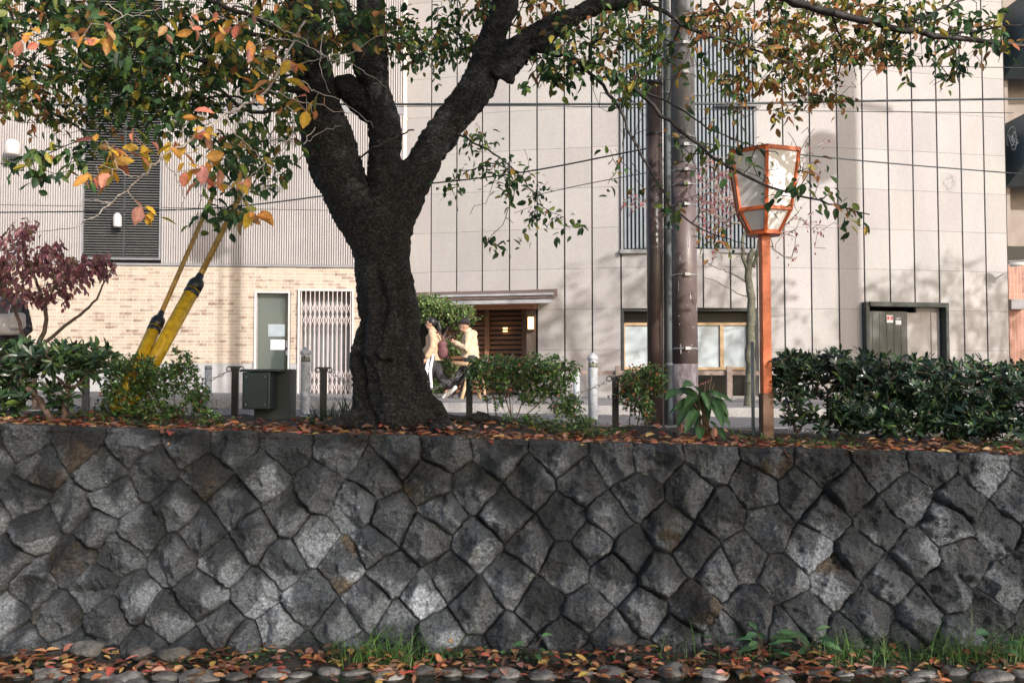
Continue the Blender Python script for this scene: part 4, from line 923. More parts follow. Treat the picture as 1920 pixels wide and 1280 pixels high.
# ============================================================ cherry tree
Yt = 7.0
def cherry():
    cx = P(725, 790, Yt)[0]
    T = thing('cherry_tree', 'large old cherry tree with black forked trunk and autumn leaves', 'tree', (cx, Yt, soilz(cx, Yt)))
    mt = M(Yt); mb = MB()
    def strand(pts, n=12, Y=Yt):
        """(px,py,dY,hw)"""
        a = [P(q[0], q[1], Y + q[2]) for q in pts]; r = [q[3] * mt for q in pts]
        pl = Plant(); 
        m = len(a); P2, R2 = [], []
        for i in range(m - 1):
            p0, p1, p2, p3 = a[max(i - 1, 0)], a[i], a[i + 1], a[min(i + 2, m - 1)]
            for j in range(5):
                t = j / 5; P2.append(.5 * ((2 * p1) + (p2 - p0) * t + (2 * p0 - 5 * p1 + 4 * p2 - p3) * t * t + (-p0 + 3 * p1 - 3 * p2 + p3) * t ** 3)); R2.append(r[i] + (r[i + 1] - r[i]) * t)
        P2.append(a[-1]); R2.append(r[-1]); mb.tube(P2, R2, n); return P2
    # fluted main stem: several strands
    strand([(735, 815, 0, 66), (728, 760, 0, 60), (722, 700, 0, 56), (722, 620, 0, 50), (714, 540, 0, 46), (712, 470, 0, 46), (705, 420, 0, 54), (700, 380, 0, 50)], 20)
    strand([(690, 815, -.02, 34), (688, 740, -.04, 28), (692, 640, -.04, 28), (694, 560, -.05, 26), (694, 490, -.05, 27), (676, 420, -.02, 36), (652, 365, .0, 43), (632, 320, .02, 45), (614, 262, .05, 46), (599, 205, .08, 41), (585, 130, .12, 34), (572, 60, .14, 31), (560, -60, .2, 28)], 16)
    strand([(792, 815, -.02, 36), (776, 730, -.06, 26), (763, 650, -.07, 24), (755, 560, -.05, 23), (741, 490, -.05, 26), (738, 430, -.03, 32), (750, 385, .0, 38), (772, 338, .0, 35), (802, 293, .02, 29), (836, 240, .03, 28), (872, 192, .02, 30), (902, 150, .0, 31), (914, 100, -.01, 26), (928, 60, -.02, 24), (946, 10, -.05, 23), (965, -60, -.1, 22)], 16)
    strand([(742, 815, -.16, 30), (735, 740, -.20, 22), (722, 680, -.20, 20), (728, 630, -.17, 24), (734, 560, -.12, 22), (726, 500, -.09, 22), (722, 430, -.06, 26), (722, 370, -.02, 32), (724, 300, .02, 29), (721, 235, .05, 30), (708, 175, .1, 24), (702, 100, .15, 23), (696, 40, .2, 26), (690, -60, .3, 24)], 16)
    strand([(770, 820, -.14, 24), (752, 740, -.17, 17), (742, 690, -.16, 15), (740, 640, -.14, 14), (742, 590, -.12, 12)], 10)
    strand([(708, 215, .08, 24), (680, 195, .10, 22), (650, 165, .1, 23), (644, 150, .1, 20)], 12)                 # knob
    strand([(690, 150, .1, 18), (672, 100, .1, 14), (655, 60, .12, 15), (640, 10, .2, 14)], 10)
    strand([(775, 372, 0, 18), (770, 385, -.02, 14), (768, 398, -.02, 7)], 10)
    strand([(744, 672, -.19, 17), (718, 668, -.23, 20), (705, 650, -.21, 16)], 10)   # bulge
    strand([(935, 140, -.02, 30), (948, 120, -.05, 26), (990, 78, -.10, 21), (1035, 52, -.15, 17), (1080, 30, -.2, 14), (1130, 8, -.25, 13), (1200, 4, -.3, 11)], 14)
    strand([(928, 92, -.05, 12), (970, 84, -.10, 8), (1010, 88, -.15, 7), (1050, 98, -.2, 6)], 8)
    # roots
    strand([(700, 770, -.05, 30), (668, 790, -.12, 22), (630, 800, -.16, 15), (590, 806, -.15, 10), (560, 812, -.1, 6)], 12)
    strand([(770, 770, -.02, 30), (800, 785, -.08, 22), (838, 800, -.1, 14), (880, 808, -.1, 8)], 12)
    strand([(790, 720, .08, 22), (808, 755, .12, 16), (830, 778, .2, 12), (870, 784, .3, 9), (930, 788, .4, 8), (1000, 796, .5, 6)], 12)
    strand([(735, 780, -.12, 34), (738, 806, -.22, 24), (742, 818, -.3, 12)], 12)
    strand([(690, 790, -.1, 20), (680, 808, -.22, 13), (660, 818, -.28, 6)], 10)
    strand([(790, 790, -.1, 20), (810, 808, -.2, 12), (835, 816, -.26, 6)], 10)
    V, N, Fc = remesh(mb, .0135, 2)
    x, y, z = V.T
    lo = np.clip((1.9 - z) / 1.2, 0.25, 1)
    rid = np.abs(fbm(x * 9, y * 9, z * 2.6, 4, 101) - .5) * 2
    wr = np.abs(fbm(x * 5, y * 5, z * 22, 3, 107) - .5) * 2
    fine = fbm(x * 38, y * 38, z * 30, 3, 111) - .5
    big = fbm(x * 4, y * 4, z * 2.5, 3, 121) - .5
    deep = np.clip(.11 - np.abs(fbm(x * 3.2 + 1.5 * (fbm(x, y, z * 2, 2, 151)), y * 3.2, z * .9, 2, 141) - .5) * 1.3, 0, 1)
    V = V + N * ((-rid * .055 * lo - wr * .018 + fine * .026 + big * .08 * lo - deep * .65 * lo + .022)[:, None])
    mesh_obj('trunk', V, Fc, m_bark, T, smooth=True)
    # ---- branches
    pl = Plant()
    def br(pts, r0, r1, hid=False, par=-1, sub=4, wob=.006):
        return pl.path([P(*q) for q in pts], r0, r1, par=par, hid=hid, sub=sub, wob=0 if hid else wob)
    br([(602, 210, 7.05), (583, 140, 7.08), (572, 60, 7.12), (560, -60, 7.2)], .12, .11, True)
    br([(716, 230, 7.05), (700, 100, 7.15), (690, -60, 7.3)], .13, .10, True)
    br([(818, 255, 7.0), (903, 150, 7.02), (936, 60, 6.98), (965, -60, 6.9)], .14, .1, True)
    br([(935, 140, 6.98), (990, 78, 6.9), (1080, 30, 6.8), (1200, 4, 6.7)], .08, .045, True)
    # long right bough
    br([(1195, 5, 6.72), (1240, 20, 6.7), (1290, 52, 6.65), (1340, 70, 6.6), (1400, 92, 6.5), (1480, 118, 6.4)], .020, .006)
    br([(1180, 3, 6.7), (1300, -22, 6.6), (1440, -8, 6.5), (1540, 20, 6.4), (1640, 45, 6.3), (1750, 68, 6.2), (1850, 78, 6.2), (1960, 90, 6.2)], .040, .014)
    br([(1700, 48, 6.3), (1760, 20, 6.4), (1830, -10, 6.5)], .012, .006); br([(1770, 68, 6.2), (1850, 55, 6.1), (1930, 45, 6.0)], .010, .005)
    br([(1640, 45, 6.3), (1560, 20, 6.5), (1480, 10, 6.7)], .01, .005)
    br([(1780, 70, 6.2), (1793, 110, 6.2), (1800, 160, 6.3)], .007, .003); br([(1560, 30, 6.4), (1580, 90, 6.5), (1570, 140, 6.6), (1540, 190, 6.7)], .008, .003)
    br([(1440, 0, 6.5), (1450, 60, 6.6), (1470, 130, 6.8), (1500, 180, 6.9)], .009, .003)
    br([(1340, 0, 6.5), (1370, 50, 6.8), (1400, 100, 7.2)], .01, .004)
    # lower right boughs
    br([(1045, 96, 6.8), (1080, 112, 6.7), (1130, 130, 6.6), (1180, 158, 6.5), (1240, 215, 6.4), (1300, 265, 6.35), (1360, 308, 6.3), (1430, 345, 6.2), (1500, 368, 6.2), (1570, 385, 6.2), (1630, 402, 6.2)], .022, .004)
    br([(1210, 172, 6.5), (1270, 200, 6.4), (1330, 240, 6.3), (1400, 270, 6.3), (1460, 290, 6.4)], .009, .003)
    br([(1078, 112, 6.7), (1120, 150, 6.6), (1160, 205, 6.5), (1185, 260, 6.5), (1225, 330, 6.5), (1265, 395, 6.4), (1310, 425, 6.4), (1360, 445, 6.4), (1400, 460, 6.4)], .015, .003)
    br([(1170, 240, 6.5), (1165, 300, 6.5), (1140, 345, 6.5)], .005, .002)
    br([(858, 250, 6.9), (900, 275, 6.8), (950, 305, 6.7), (985, 340, 6.7), (1010, 380, 6.7), (1060, 410, 6.7)], .009, .002)
    br([(950, 305, 6.7), (965, 360, 6.7), (940, 420, 6.7), (915, 450, 6.7)], .004, .002)
    br([(665, 305, 6.75), (700, 280, 6.6), (740, 258, 6.6), (776, 244, 6.7)], .008, .006)
    # left boughs
    br([(570, 170, 7.0), (500, 160, 6.9), (430, 135, 6.8), (360, 105, 6.7), (290, 90, 6.6), (240, 55, 6.5), (180, 25, 6.4), (110, -20, 6.3)], .030, .010)
    br([(560, 190, 7.0), (470, 210, 6.7), (380, 140, 6.4), (330, 120, 6.2), (200, 62, 6.0), (75, 55, 5.8)], .016, .006)
    br([(590, 150, 7.0), (520, 60, 6.6), (440, 20, 6.2), (330, -20, 5.8)], .022, .012)
    br([(570, 100, 7.1), (470, 60, 7.2), (350, 30, 7.4), (200, 10, 7.6), (60, 30, 7.8)], .022, .008)
    br([(560, 0, 7.1), (400, -60, 6.6), (200, -60, 6.2), (0, -40, 6.0), (-120, 20, 5.8)], .035, .012)
    br([(480, 200, 6.8), (430, 180, 6.6), (330, 200, 6.4), (260, 235, 6.2), (160, 260, 6.1), (60, 300, 6.0)], .010, .003)
    br([(0, -20, 6.0), (20, 60, 6.0), (55, 130, 6.0), (90, 150, 6.0)], .008, .003)
    br([(130, 60, 5.9), (60, 110, 5.9), (20, 150, 6)], .006, .003)
    # near yellow-leaf twigs (pale)
    near = Plant()
    def nb(pts, r0, r1, wob=.006): return near.path([P(*q) for q in pts], r0, r1, sub=6, wob=wob)
    nb([(570, 40, 6.2), (500, 170, 5.4), (420, 215, 5.0), (360, 260, 4.8), (300, 300, 4.7), (262, 335, 4.7), (205, 385, 4.7), (140, 425, 4.7), (65, 435, 4.8)], .009, .002)
    nb([(500, 170, 5.4), (560, 190, 5.3), (610, 200, 5.3), (650, 215, 5.3)], .004, .0016)
    for tw in ([(480, 30, 5.4), (560, 70, 5.3), (600, 100, 5.3), (640, 110, 5.2), (720, 62, 5.2), (770, 58, 5.2)], [(500, 75, 5.3), (560, 80, 5.3), (620, 110, 5.2), (680, 130, 5.2), (725, 165, 5.2)], [(540, 130, 5.3), (600, 110, 5.2), (650, 100, 5.2)], [(560, 150, 5.2), (590, 170, 5.2), (640, 190, 5.2), (700, 240, 5.2)], [(605, 60, 5.3), (600, 130, 5.3), (620, 175, 5.3)], [(380, 20, 5.5), (430, 40, 5.5), (480, 48, 5.4)], [(200, 10, 5.4), (240, 30, 5.4), (300, 15, 5.4)], [(300, 290, 4.7), (330, 330, 4.7), (345, 372, 4.7), (325, 400, 4.7)], [(262, 335, 4.7), (220, 318, 4.7), (180, 310, 4.7)], [(540, 200, 5.1), (550, 240, 5.1), (520, 290, 5.1), (470, 330, 5.0), (455, 380, 5.0)], [(420, 215, 5.0), (450, 260, 5.0), (490, 300, 5.0), (500, 350, 5.0)], [(205, 385, 4.7), (180, 375, 4.7), (150, 378, 4.7)], [(590, 240, 5.2), (570, 270, 5.2), (600, 250, 5.2), (640, 235, 5.2)]): nb(tw, .0035, .0012)
    # off-frame crown skeleton
    top = []
    for (x, y, z, r) in [(-3.5, 6.5, 5.2, .07), (-5.5, 4.8, 4.8, .05), (-2.0, 4.0, 5.0, .06), (-3.0, 2.2, 3.8, .04), (-6.0, 7.0, 4.2, .05), (-1.2, 7.2, 7.0, .06), (1.5, 5.0, 5.5, .06), (3.5, 6.2, 4.8, .05), (.5, 3.0, 4.3, .04), (-.5, 9.2, 6.2, .05), (2.5, 8.5, 6.5, .05), (5, 6.8, 4.4, .03), (-4, 9, 6, .04)]:
        st = [P(560, -60, 7.2), P(690, -60, 7.3), P(965, -60, 6.9)][0 if x < -2.4 else 1 if x < 0 else 2]
        e_ = np.array((x, y, z)); md = (st + e_) / 2 + np.array((0, 0, .35)); top += pl.path([st, md, e_], .10, r * .4, sub=4)
    # ---- anchors and leaves
    L = Leaves(); main = len(pl.p)
    G = [(.034, .075, .030), (.055, .11, .038), (.024, .052, .027), (.14, .19, .045), (.42, .32, .06), (.42, .19, .075), (.20, .13, .05)]
    green = [4, 6, 2.5, 3.4, .8, .4, .3]; mixed = [3, 4, 2, 3, 1.3, 1.3, 1.2]; orng = [1.2, 2, .8, 2.6, 1.2, 4, 1.6]
    YP = [(.62, .40, .05), (.60, .27, .07), (.55, .20, .13), (.25, .24, .05), (.50, .24, .18)]
    spec = [  # cx,cy,rx,ry,Y,dY,n, weights, size
        ((70, 40, 130, 70, 6.0, .8, 60), mixed, .105), ((210, 70, 140, 90, 6.3, .9, 85), green, .105), ((350, 70, 140, 90, 6.6, .9, 80), green, .10), ((480, 70, 110, 80, 6.6, .8, 65), mixed, .10),
        ((130, 150, 130, 60, 6.3, .7, 50), green, .10), ((270, 175, 120, 60, 6.4, .6, 50), green, .10), ((400, 170, 120, 60, 6.5, .6, 42), green, .10), ((500, 170, 60, 90, 6.6, .5, 22), green, .10),
        ((60, 190, 80, 40, 6.8, .6, 26), orng, .09), ((160, 215, 80, 40, 6.6, .4, 16), mixed, .09), ((10, 150, 50, 70, 6, .6, 20), orng, .10), ((130, 290, 130, 26, 6.1, .3, 16), green, .10),
        ((60, 330, 60, 14, 6.0, .2, 5), green, .10), ((330, 235, 100, 30, 6.2, .4, 12), green, .10), ((430, 250, 90, 50, 6.2, .5, 14), mixed, .10), ((440, 330, 80, 50, 5.8, .5, 20), green, .10), ((400, 400, 60, 22, 5.8, .3, 9), green, .105), ((490, 300, 60, 60, 6.0, .4, 14), green, .10), ((540, 260, 30, 70, 6.2, .4, 8), mixed, .10),
        ((640, 50, 110, 60, 6.6, .6, 44), mixed, .10), ((780, 70, 70, 50, 7.4, .7, 36), green, .09), ((850, 60, 60, 60, 7.6, .8, 30), green, .09), ((800, 110, 60, 30, 7.4, .5, 14), green, .09), ((880, 15, 60, 30, 7.2, .6, 18), mixed, .09), ((560, 20, 60, 40, 6.4, .5, 20), mixed, .10),
        ((1010, 130, 60, 45, 6.9, .3, 17), green, .095), ((1060, 130, 60, 30, 6.9, .3, 9), green, .095), ((1010, 30, 60, 40, 7.1, .5, 22), orng, .09), ((1100, 70, 80, 60, 6.8, .6, 36), mixed, .09), ((1180, 50, 80, 50, 6.7, .6, 30), mixed, .09), ((1190, 140, 80, 50, 6.5, .4, 18), mixed, .09), ((1160, 170, 50, 40, 6.5, .3, 6), green, .09),
        ((1330, 40, 70, 40, 6.8, .7, 28), orng, .085), ((1430, 60, 90, 60, 7.0, .8, 52), orng, .085), ((1540, 70, 90, 60, 7.0, .8, 52), orng, .085), ((1500, 130, 90, 50, 7.0, .7, 38), orng, .085), ((1400, 140, 60, 40, 6.9, .6, 14), orng, .085), ((1620, 90, 80, 40, 6.7, .6, 26), orng, .085), ((1480, 190, 60, 40, 6.9, .4, 13), orng, .085), ((1560, 170, 40, 30, 6.9, .4, 8), orng, .085), ((1680, 40, 80, 50, 6.5, .6, 26), mixed, .09), ((1780, 40, 80, 50, 6.3, .5, 22), mixed, .09), ((1700, 110, 60, 26, 6.3, .3, 9), mixed, .09), ((1780, 130, 60, 30, 6.3, .2, 6), mixed, .09), ((1870, 50, 60, 50, 6.1, .4, 12), mixed, .09), ((1560, 10, 120, 20, 6.8, .6, 24), orng, .09),
        ((1260, 130, 60, 60, 6.6, .4, 7), mixed, .085), ((1350, 190, 60, 50, 6.5, .4, 6), orng, .085), ((1300, 280, 80, 40, 6.4, .2, 7), mixed, .085), ((1380, 320, 40, 20, 6.2, .2, 2), mixed, .085), ((1520, 360, 60, 16, 6.2, .15, 6), green, .09), ((1600, 400, 50, 16, 6.2, .15, 4), mixed, .095), ((1250, 380, 50, 60, 6.4, .2, 5), mixed, .08), ((1340, 440, 60, 26, 6.4, .15, 6), orng, .075), ((1160, 300, 30, 50, 6.5, .1, 3), green, .08), ((1520, 300, 40, 24, 6.3, .2, 3), orng, .085), ((1405, 270, 30, 12, 6.3, .1, 2), mixed, .09),
        ((880, 265, 40, 26, 6.8, .15, 9), green, .075), ((920, 320, 50, 36, 6.7, .15, 12), green, .075), ((980, 350, 45, 40, 6.7, .15, 11), green, .075), ((1010, 400, 40, 30, 6.7, .1, 8), green, .075), ((1080, 425, 24, 10, 6.7, .1, 2), green, .08), ((925, 450, 25, 12, 6.7, .1, 4), green, .075), ((850, 340, 25, 40, 6.8, .1, 4), green, .075)]
    A, meta = [], []
    for q, wts, sz in spec:
        n = int(q[6] * .82 + .5); A.append(blob(*q[:6], n)); meta += [(tuple(wts), sz)] * n
    A = np.concatenate(A)
    # near yellow leaves
    ny = blobs([(240, 275, 60, 30, 4.8, .15, 8), (190, 300, 40, 40, 4.8, .15, 4), (340, 300, 60, 40, 4.8, .15, 7), (420, 330, 70, 30, 4.9, .15, 5), (215, 330, 30, 30, 4.7, .1, 3), (260, 400, 40, 14, 4.7, .1, 2), (480, 390, 20, 14, 4.8, .1, 2), (590, 190, 40, 40, 5.3, .1, 5), (380, 250, 30, 30, 4.9, .1, 4), (500, 120, 70, 80, 5.3, .2, 10), (440, 60, 60, 50, 5.5, .2, 6), (330, 60, 60, 50, 5.5, .2, 4), (170, 60, 60, 30, 5.3, .2, 4), (60, 70, 50, 20, 5.2, .2, 3)])
    nA = len(A); tips = pl.grow(A, .09, .5, .0024); ntips = near.grow(ny, .07, .9, .0014)
    PT = np.array([pl.p[t] for t in tips]); idx = [int(((A - q) ** 2).sum(1).argmin()) for q in PT]
    groups = {}
    for t, i in zip(tips, idx): groups.setdefault(meta[i], []).append(t)
    bare = pl.grow(blobs([(1450, 120, 200, 110, 6.9, .7, 90), (1200, 120, 130, 120, 6.7, .5, 60), (1350, 300, 220, 130, 6.4, .3, 60), (1700, 100, 200, 90, 6.4, .5, 50), (250, 150, 260, 150, 6.4, .7, 70), (930, 350, 90, 90, 6.8, .2, 16), (1500, 350, 110, 50, 6.2, .2, 14)]), .07, 1.1, .0018)
    near.wood('pale_twigs', m_paletwig, T, 5); near.spray(L, ntips, 3, .098, .58, YP, [5, 3, 2.5, 1.5, 2], length=.14, droop=.55, fold=.08, curl=.2)
    for key, tt in groups.items():
        if True:
            pl.spray(L, tt, 6, key[1] * .88, .56, G, key[0], length=.26, droop=.45); pl.spray(L, tt, 3, key[1] * .74, .56, G, key[0], length=.36, droop=.5)
    # off-frame upper crown (casts the shade), never in the picture
    n = 4200; q = unit(rng.normal(0, 1, (n, 3))) * rng.uniform(.55, 1, (n, 1)) ** .5
    U = q * np.array((5.6, 5.2, 2.6)) + np.array((-1.2, 5.0, 4.9))
    U = U[(U[:, 2] > CZ + .417 * U[:, 1] + .30) & (U[:, 1] > -.4) & (U[:, 2] > 2.6) & (U[:, 1] < 9.8) & (U[:, 2] < 7.2)]
    U = U[~((U[:, 0] > .3) & (U[:, 1] > 6.0) & (U[:, 2] < 5.6))]
    U = sunclear(U); far = pl.grow(U, .35, .3, .004, only=sorted(set(top)))
    for _ in range(2): pl.spray(L, far, 8, .135, .56, G, green, length=.5, simple=True)
    pl.wood('branches', m_twig, T, 5)
    L.build('crown', m_leaf, T)
cherry()

# ============================================================ shrubs and small trees
def shrub(name, label, cat, base, stems, anchors, leafspec, stem_m=m_stem, leaf_m=m_shrubleaf, step=.06, tip=.002, kind_extra=None):
    T = thing(name, label, cat, base); pl = Plant()
    for pts, r0, r1 in stems: pl.path(pts, r0, r1, wob=.004)
    tips = pl.grow(anchors, step, .5, tip); L = Leaves()
    for ls in leafspec: pl.spray(L, tips if not ls.get('sel') else [t for t in tips if rng.random() < ls['sel']], **{k: v for k, v in ls.items() if k != 'sel'})
    pl.wood('stems', stem_m, T, 5); L.build('foliage', leaf_m, T); return T
DG = [(.020, .042, .020), (.030, .060, .026), (.045, .085, .030), (.014, .028, .016)]
# rhododendron at left
Yr = 7.0; b = P(105, 795, Yr)
st = [([P(105, 800, Yr), P(80, 760, Yr), P(55, 730, Yr), (P(35, 715, Yr))], .030, .018), ([P(35, 715, Yr), P(60, 685, Yr), P(90, 655, Yr - .1)], .018, .008), ([P(115, 800, Yr), P(125, 750, Yr), P(130, 700, Yr), P(150, 675, Yr)], .030, .012), ([P(35, 715, Yr), P(10, 690, Yr), P(-20, 670, Yr)], .018, .008),
      ([P(130, 700, Yr), P(100, 690, Yr), P(70, 680, Yr)], .014, .008), ([P(100, 705, Yr), P(135, 725, Yr - .05), P(165, 700, Yr - .1), P(178, 670, Yr - .1)], .011, .006)]
an = blobs([(40, 670, 70, 30, Yr, .3, 60), (120, 668, 60, 26, Yr, .3, 50), (170, 672, 40, 22, Yr - .1, .2, 26), (20, 720, 50, 40, Yr, .25, 34), (110, 745, 40, 24, Yr, .2, 14), (10, 760, 40, 20, Yr, .2, 14), (150, 710, 36, 20, Yr, .2, 8)])
shrub('rhododendron_bush', 'broad-leaved evergreen bush with gnarled stems at the left edge', 'shrub', tuple(b), st, an, [dict(k=7, size=.105, wr=.34, pal=DG + [(.09, .13, .035)], wts=[3, 3, 2, 1.5, .8], mode='rosette', up=.5, tmpl=SLIM, fold=.05, curl=.18)], tip=.003)
# clipped dark hedge at right
Yh = 7.7; hx0, hx1 = P(1445, 800, Yh)[0], P(2300, 800, Yh)[0]
st = []
for px in list(range(1490, 2300, 75)):
    q = P(px, 830, Yh); top_ = P(px + rng.uniform(-20, 20), 735, Yh); st.append(([(q[0], Yh + rng.uniform(-.2, .2), soilz(q[0], Yh) - .05), top_], .018, .008)); st.append(([top_, P(px + 40, 690, Yh)], .009, .005)); st.append(([top_, P(px - 35, 695, Yh)], .009, .005))
an = blobs([(1480, 685, 40, 26, Yh - .1, .3, 60), (1560, 690, 60, 32, Yh, .4, 95), (1650, 705, 70, 40, Yh, .45, 120), (1740, 720, 70, 55, Yh, .45, 130), (1830, 730, 80, 60, Yh, .5, 150), (1910, 735, 60, 65, Yh, .5, 120), (2000, 735, 80, 65, Yh, .5, 110), (2120, 735, 90, 65, Yh, .5, 100), (2240, 735, 70, 60, Yh, .5, 60),
            (1600, 765, 60, 30, Yh - .2, .25, 42), (1700, 785, 70, 34, Yh - .25, .25, 70), (1800, 795, 70, 30, Yh - .3, .25, 70), (1880, 800, 60, 26, Yh - .3, .25, 50), (1480, 730, 36, 46, Yh - .1, .25, 44), (1500, 780, 40, 26, Yh - .3, .2, 16), (1580, 790, 50, 26, Yh - .3, .2, 40), (1650, 790, 50, 26, Yh - .3, .2, 50), (1640, 750, 60, 45, Yh, .35, 90), (1730, 770, 70, 45, Yh - .1, .3, 110), (1830, 775, 80, 45, Yh - .1, .35, 110), (1560, 735, 50, 30, Yh, .3, 34), (1980, 800, 60, 26, Yh - .3, .25, 40), (1545, 680, 10, 18, Yh, .1, 5), (1620, 668, 14, 10, Yh, .1, 4)])
shrub('clipped_hedge', 'dense dark glossy evergreen hedge right of the orange lantern', 'hedge', (P(1700, 800, Yh)[0], Yh, -.05), st, an, [dict(k=8, size=.082, wr=.36, pal=[(.016, .034, .022), (.024, .048, .028), (.045, .08, .035), (.012, .022, .016), (.09, .15, .04)], wts=[3, 4, 3, 2, .6], mode='rosette', up=.6, tmpl=SLIM, fold=.05, curl=.15)], tip=.0025)
# ivy clump over the guy anchors
def vine(name, label, spec_, stems_px, Y, pal, wts, size=.036, k=6, extra=None):
    st = [([P(*q) for q in s], .006, .003) for s in stems_px]; b = P(*stems_px[0][0])
    shrub(name, label, 'shrub', tuple(b), st, blobs(spec_), [dict(k=k, size=size, wr=.6, pal=pal, wts=wts, length=.09, droop=.35), dict(k=3, size=size, wr=.6, pal=pal, wts=wts, length=.13, droop=.2)], step=.04, tip=.0013)
VG = [(.045, .10, .032), (.075, .15, .04), (.03, .062, .024), (.13, .19, .05), (.30, .10, .05)]; VW = [4, 4, 2.5, 2, .25]
Yv = 7.6
vine('ivy_clump', 'small-leaved green creeper climbing around the feet of the yellow guards', [(250, 690, 50, 26, Yv, .25, 110), (300, 715, 60, 36, Yv, .25, 150), (230, 750, 44, 40, Yv, .25, 130), (290, 770, 70, 24, Yv - .05, .25, 120), (345, 690, 30, 22, Yv, .2, 40), (370, 740, 24, 34, Yv, .2, 60), (390, 780, 16, 14, Yv, .15, 26), (345, 660, 24, 8, Yv, .1, 8), (215, 720, 20, 40, Yv, .15, 40)],
     [[(240, 800, Yv), (250, 740, Yv), (260, 690, Yv)], [(300, 800, Yv), (310, 740, Yv), (330, 680, Yv)], [(380, 800, Yv), (370, 740, Yv), (340, 690, Yv)], [(280, 800, Yv), (290, 740, Yv), (285, 700, Yv)]], Yv, VG, VW)
Yv = 7.9
vine('vine_hedge', 'loose leafy creeper hedge with bare lower stems right of the trunk', [(930, 685, 55, 20, Yv, .25, 130), (1010, 685, 60, 22, Yv, .25, 140), (900, 700, 26, 30, Yv, .15, 50), (960, 715, 50, 20, Yv, .2, 60), (1040, 715, 40, 28, Yv, .2, 90), (1060, 755, 30, 28, Yv, .2, 70), (1000, 740, 40, 16, Yv, .2, 40), (1075, 690, 12, 14, Yv, .1, 16), (1000, 788, 80, 10, Yv - .2, .2, 50), (1090, 790, 30, 12, Yv - .2, .2, 26), (930, 740, 26, 30, Yv, .15, 24)],
     [[(915, 800, Yv), (912, 740, Yv), (905, 690, Yv)], [(935, 800, Yv), (925, 740, Yv), (930, 685, Yv)], [(960, 795, Yv), (955, 740, Yv), (955, 690, Yv)], [(962, 795, Yv), (985, 740, Yv), (1000, 690, Yv)], [(965, 795, Yv), (1020, 745, Yv), (1050, 700, Yv)], [(968, 795, Yv), (945, 740, Yv - .1), (970, 715, Yv - .1)]], Yv, VG + [(.5, .42, .42)], VW + [.25])
Yv = 8.1
vine('creeper_clump', 'small round clump of creeper trailing over the iron post by the brown pole', [(1200, 712, 40, 26, Yv, .2, 110), (1225, 700, 22, 18, Yv, .15, 40), (1180, 740, 22, 26, Yv, .15, 50), (1212, 765, 10, 36, Yv - .2, .1, 46), (1235, 722, 14, 14, Yv, .1, 18), (1195, 760, 16, 16, Yv, .1, 12)],
     [[(1180, 800, Yv), (1185, 750, Yv), (1195, 710, Yv)], [(1212, 800, Yv - .2), (1214, 750, Yv - .2), (1215, 710, Yv - .1)], [(1195, 800, Yv), (1205, 750, Yv), (1225, 700, Yv)]], Yv, VG, [3, 3, 3, 3, 1.4])
# garden shrub by the entrance
Ys = 18.4
shrub('garden_shrub', 'sunlit rounded garden shrub beside the wooden entrance', 'shrub', tuple(P(850, 745, Ys)), [([P(850, 748, Ys), P(842, 690, Ys), P(830, 640, Ys), P(850, 600, Ys)], .05, .03), ([P(830, 640, Ys), P(870, 612, Ys)], .03, .02), ([P(830, 640, Ys), P(800, 600, Ys)], .03, .02)],
      blobs([(810, 580, 40, 30, Ys, .5, 300), (855, 592, 42, 24, Ys, .5, 260), (790, 570, 24, 20, Ys, .4, 100), (848, 650, 22, 16, Ys, .3, 60), (840, 690, 22, 22, Ys, .3, 90), (825, 720, 26, 14, Ys, .3, 60), (870, 640, 14, 24, Ys, .3, 30)]),
      [dict(k=8, size=.06, wr=.6, pal=[(.07, .13, .03), (.13, .20, .05), (.04, .08, .025), (.22, .27, .10)], wts=[3, 3, 2, 1.2], length=.14, droop=.1)], tip=.006, step=.1)
mgY = 19.1
# purple-leaved tree
Yq = 9.6
shrub('purple_leaf_tree', 'small tree with drooping purple leaves at the left edge', 'tree', tuple(P(62, 790, Yq)), [([P(70, 800, Yq), P(62, 700, Yq), P(70, 655, Yq), P(85, 610, Yq), P(80, 560, Yq), P(60, 510, Yq), P(40, 460, Yq)], .035, .010), ([P(66, 660, Yq), P(110, 620, Yq), P(150, 590, Yq), P(180, 560, Yq), P(195, 530, Yq)], .022, .008), ([P(66, 670, Yq), P(40, 620, Yq), P(20, 560, Yq), P(-20, 500, Yq)], .025, .01), ([P(80, 570, Yq), P(110, 530, Yq), P(130, 500, Yq)], .012, .005)],
      blobs([(50, 520, 90, 50, Yq, .7, 75), (140, 515, 70, 34, Yq, .5, 52), (195, 495, 22, 26, Yq, .3, 18), (50, 450, 20, 40, Yq, .3, 18), (0, 480, 60, 60, Yq, .6, 34), (100, 475, 40, 20, Yq, .4, 24), (90, 560, 50, 16, Yq, .3, 14), (-80, 500, 70, 70, Yq, .6, 60)]),
      [dict(k=6, size=.085, wr=.5, pal=[(.30, .12, .135), (.38, .18, .19), (.17, .07, .08), (.18, .12, .08), (.44, .25, .24)], wts=[4, 3, 3, 1.2, 1], length=.2, droop=1.2)], leaf_m=m_leaf, step=.1, tip=.003)
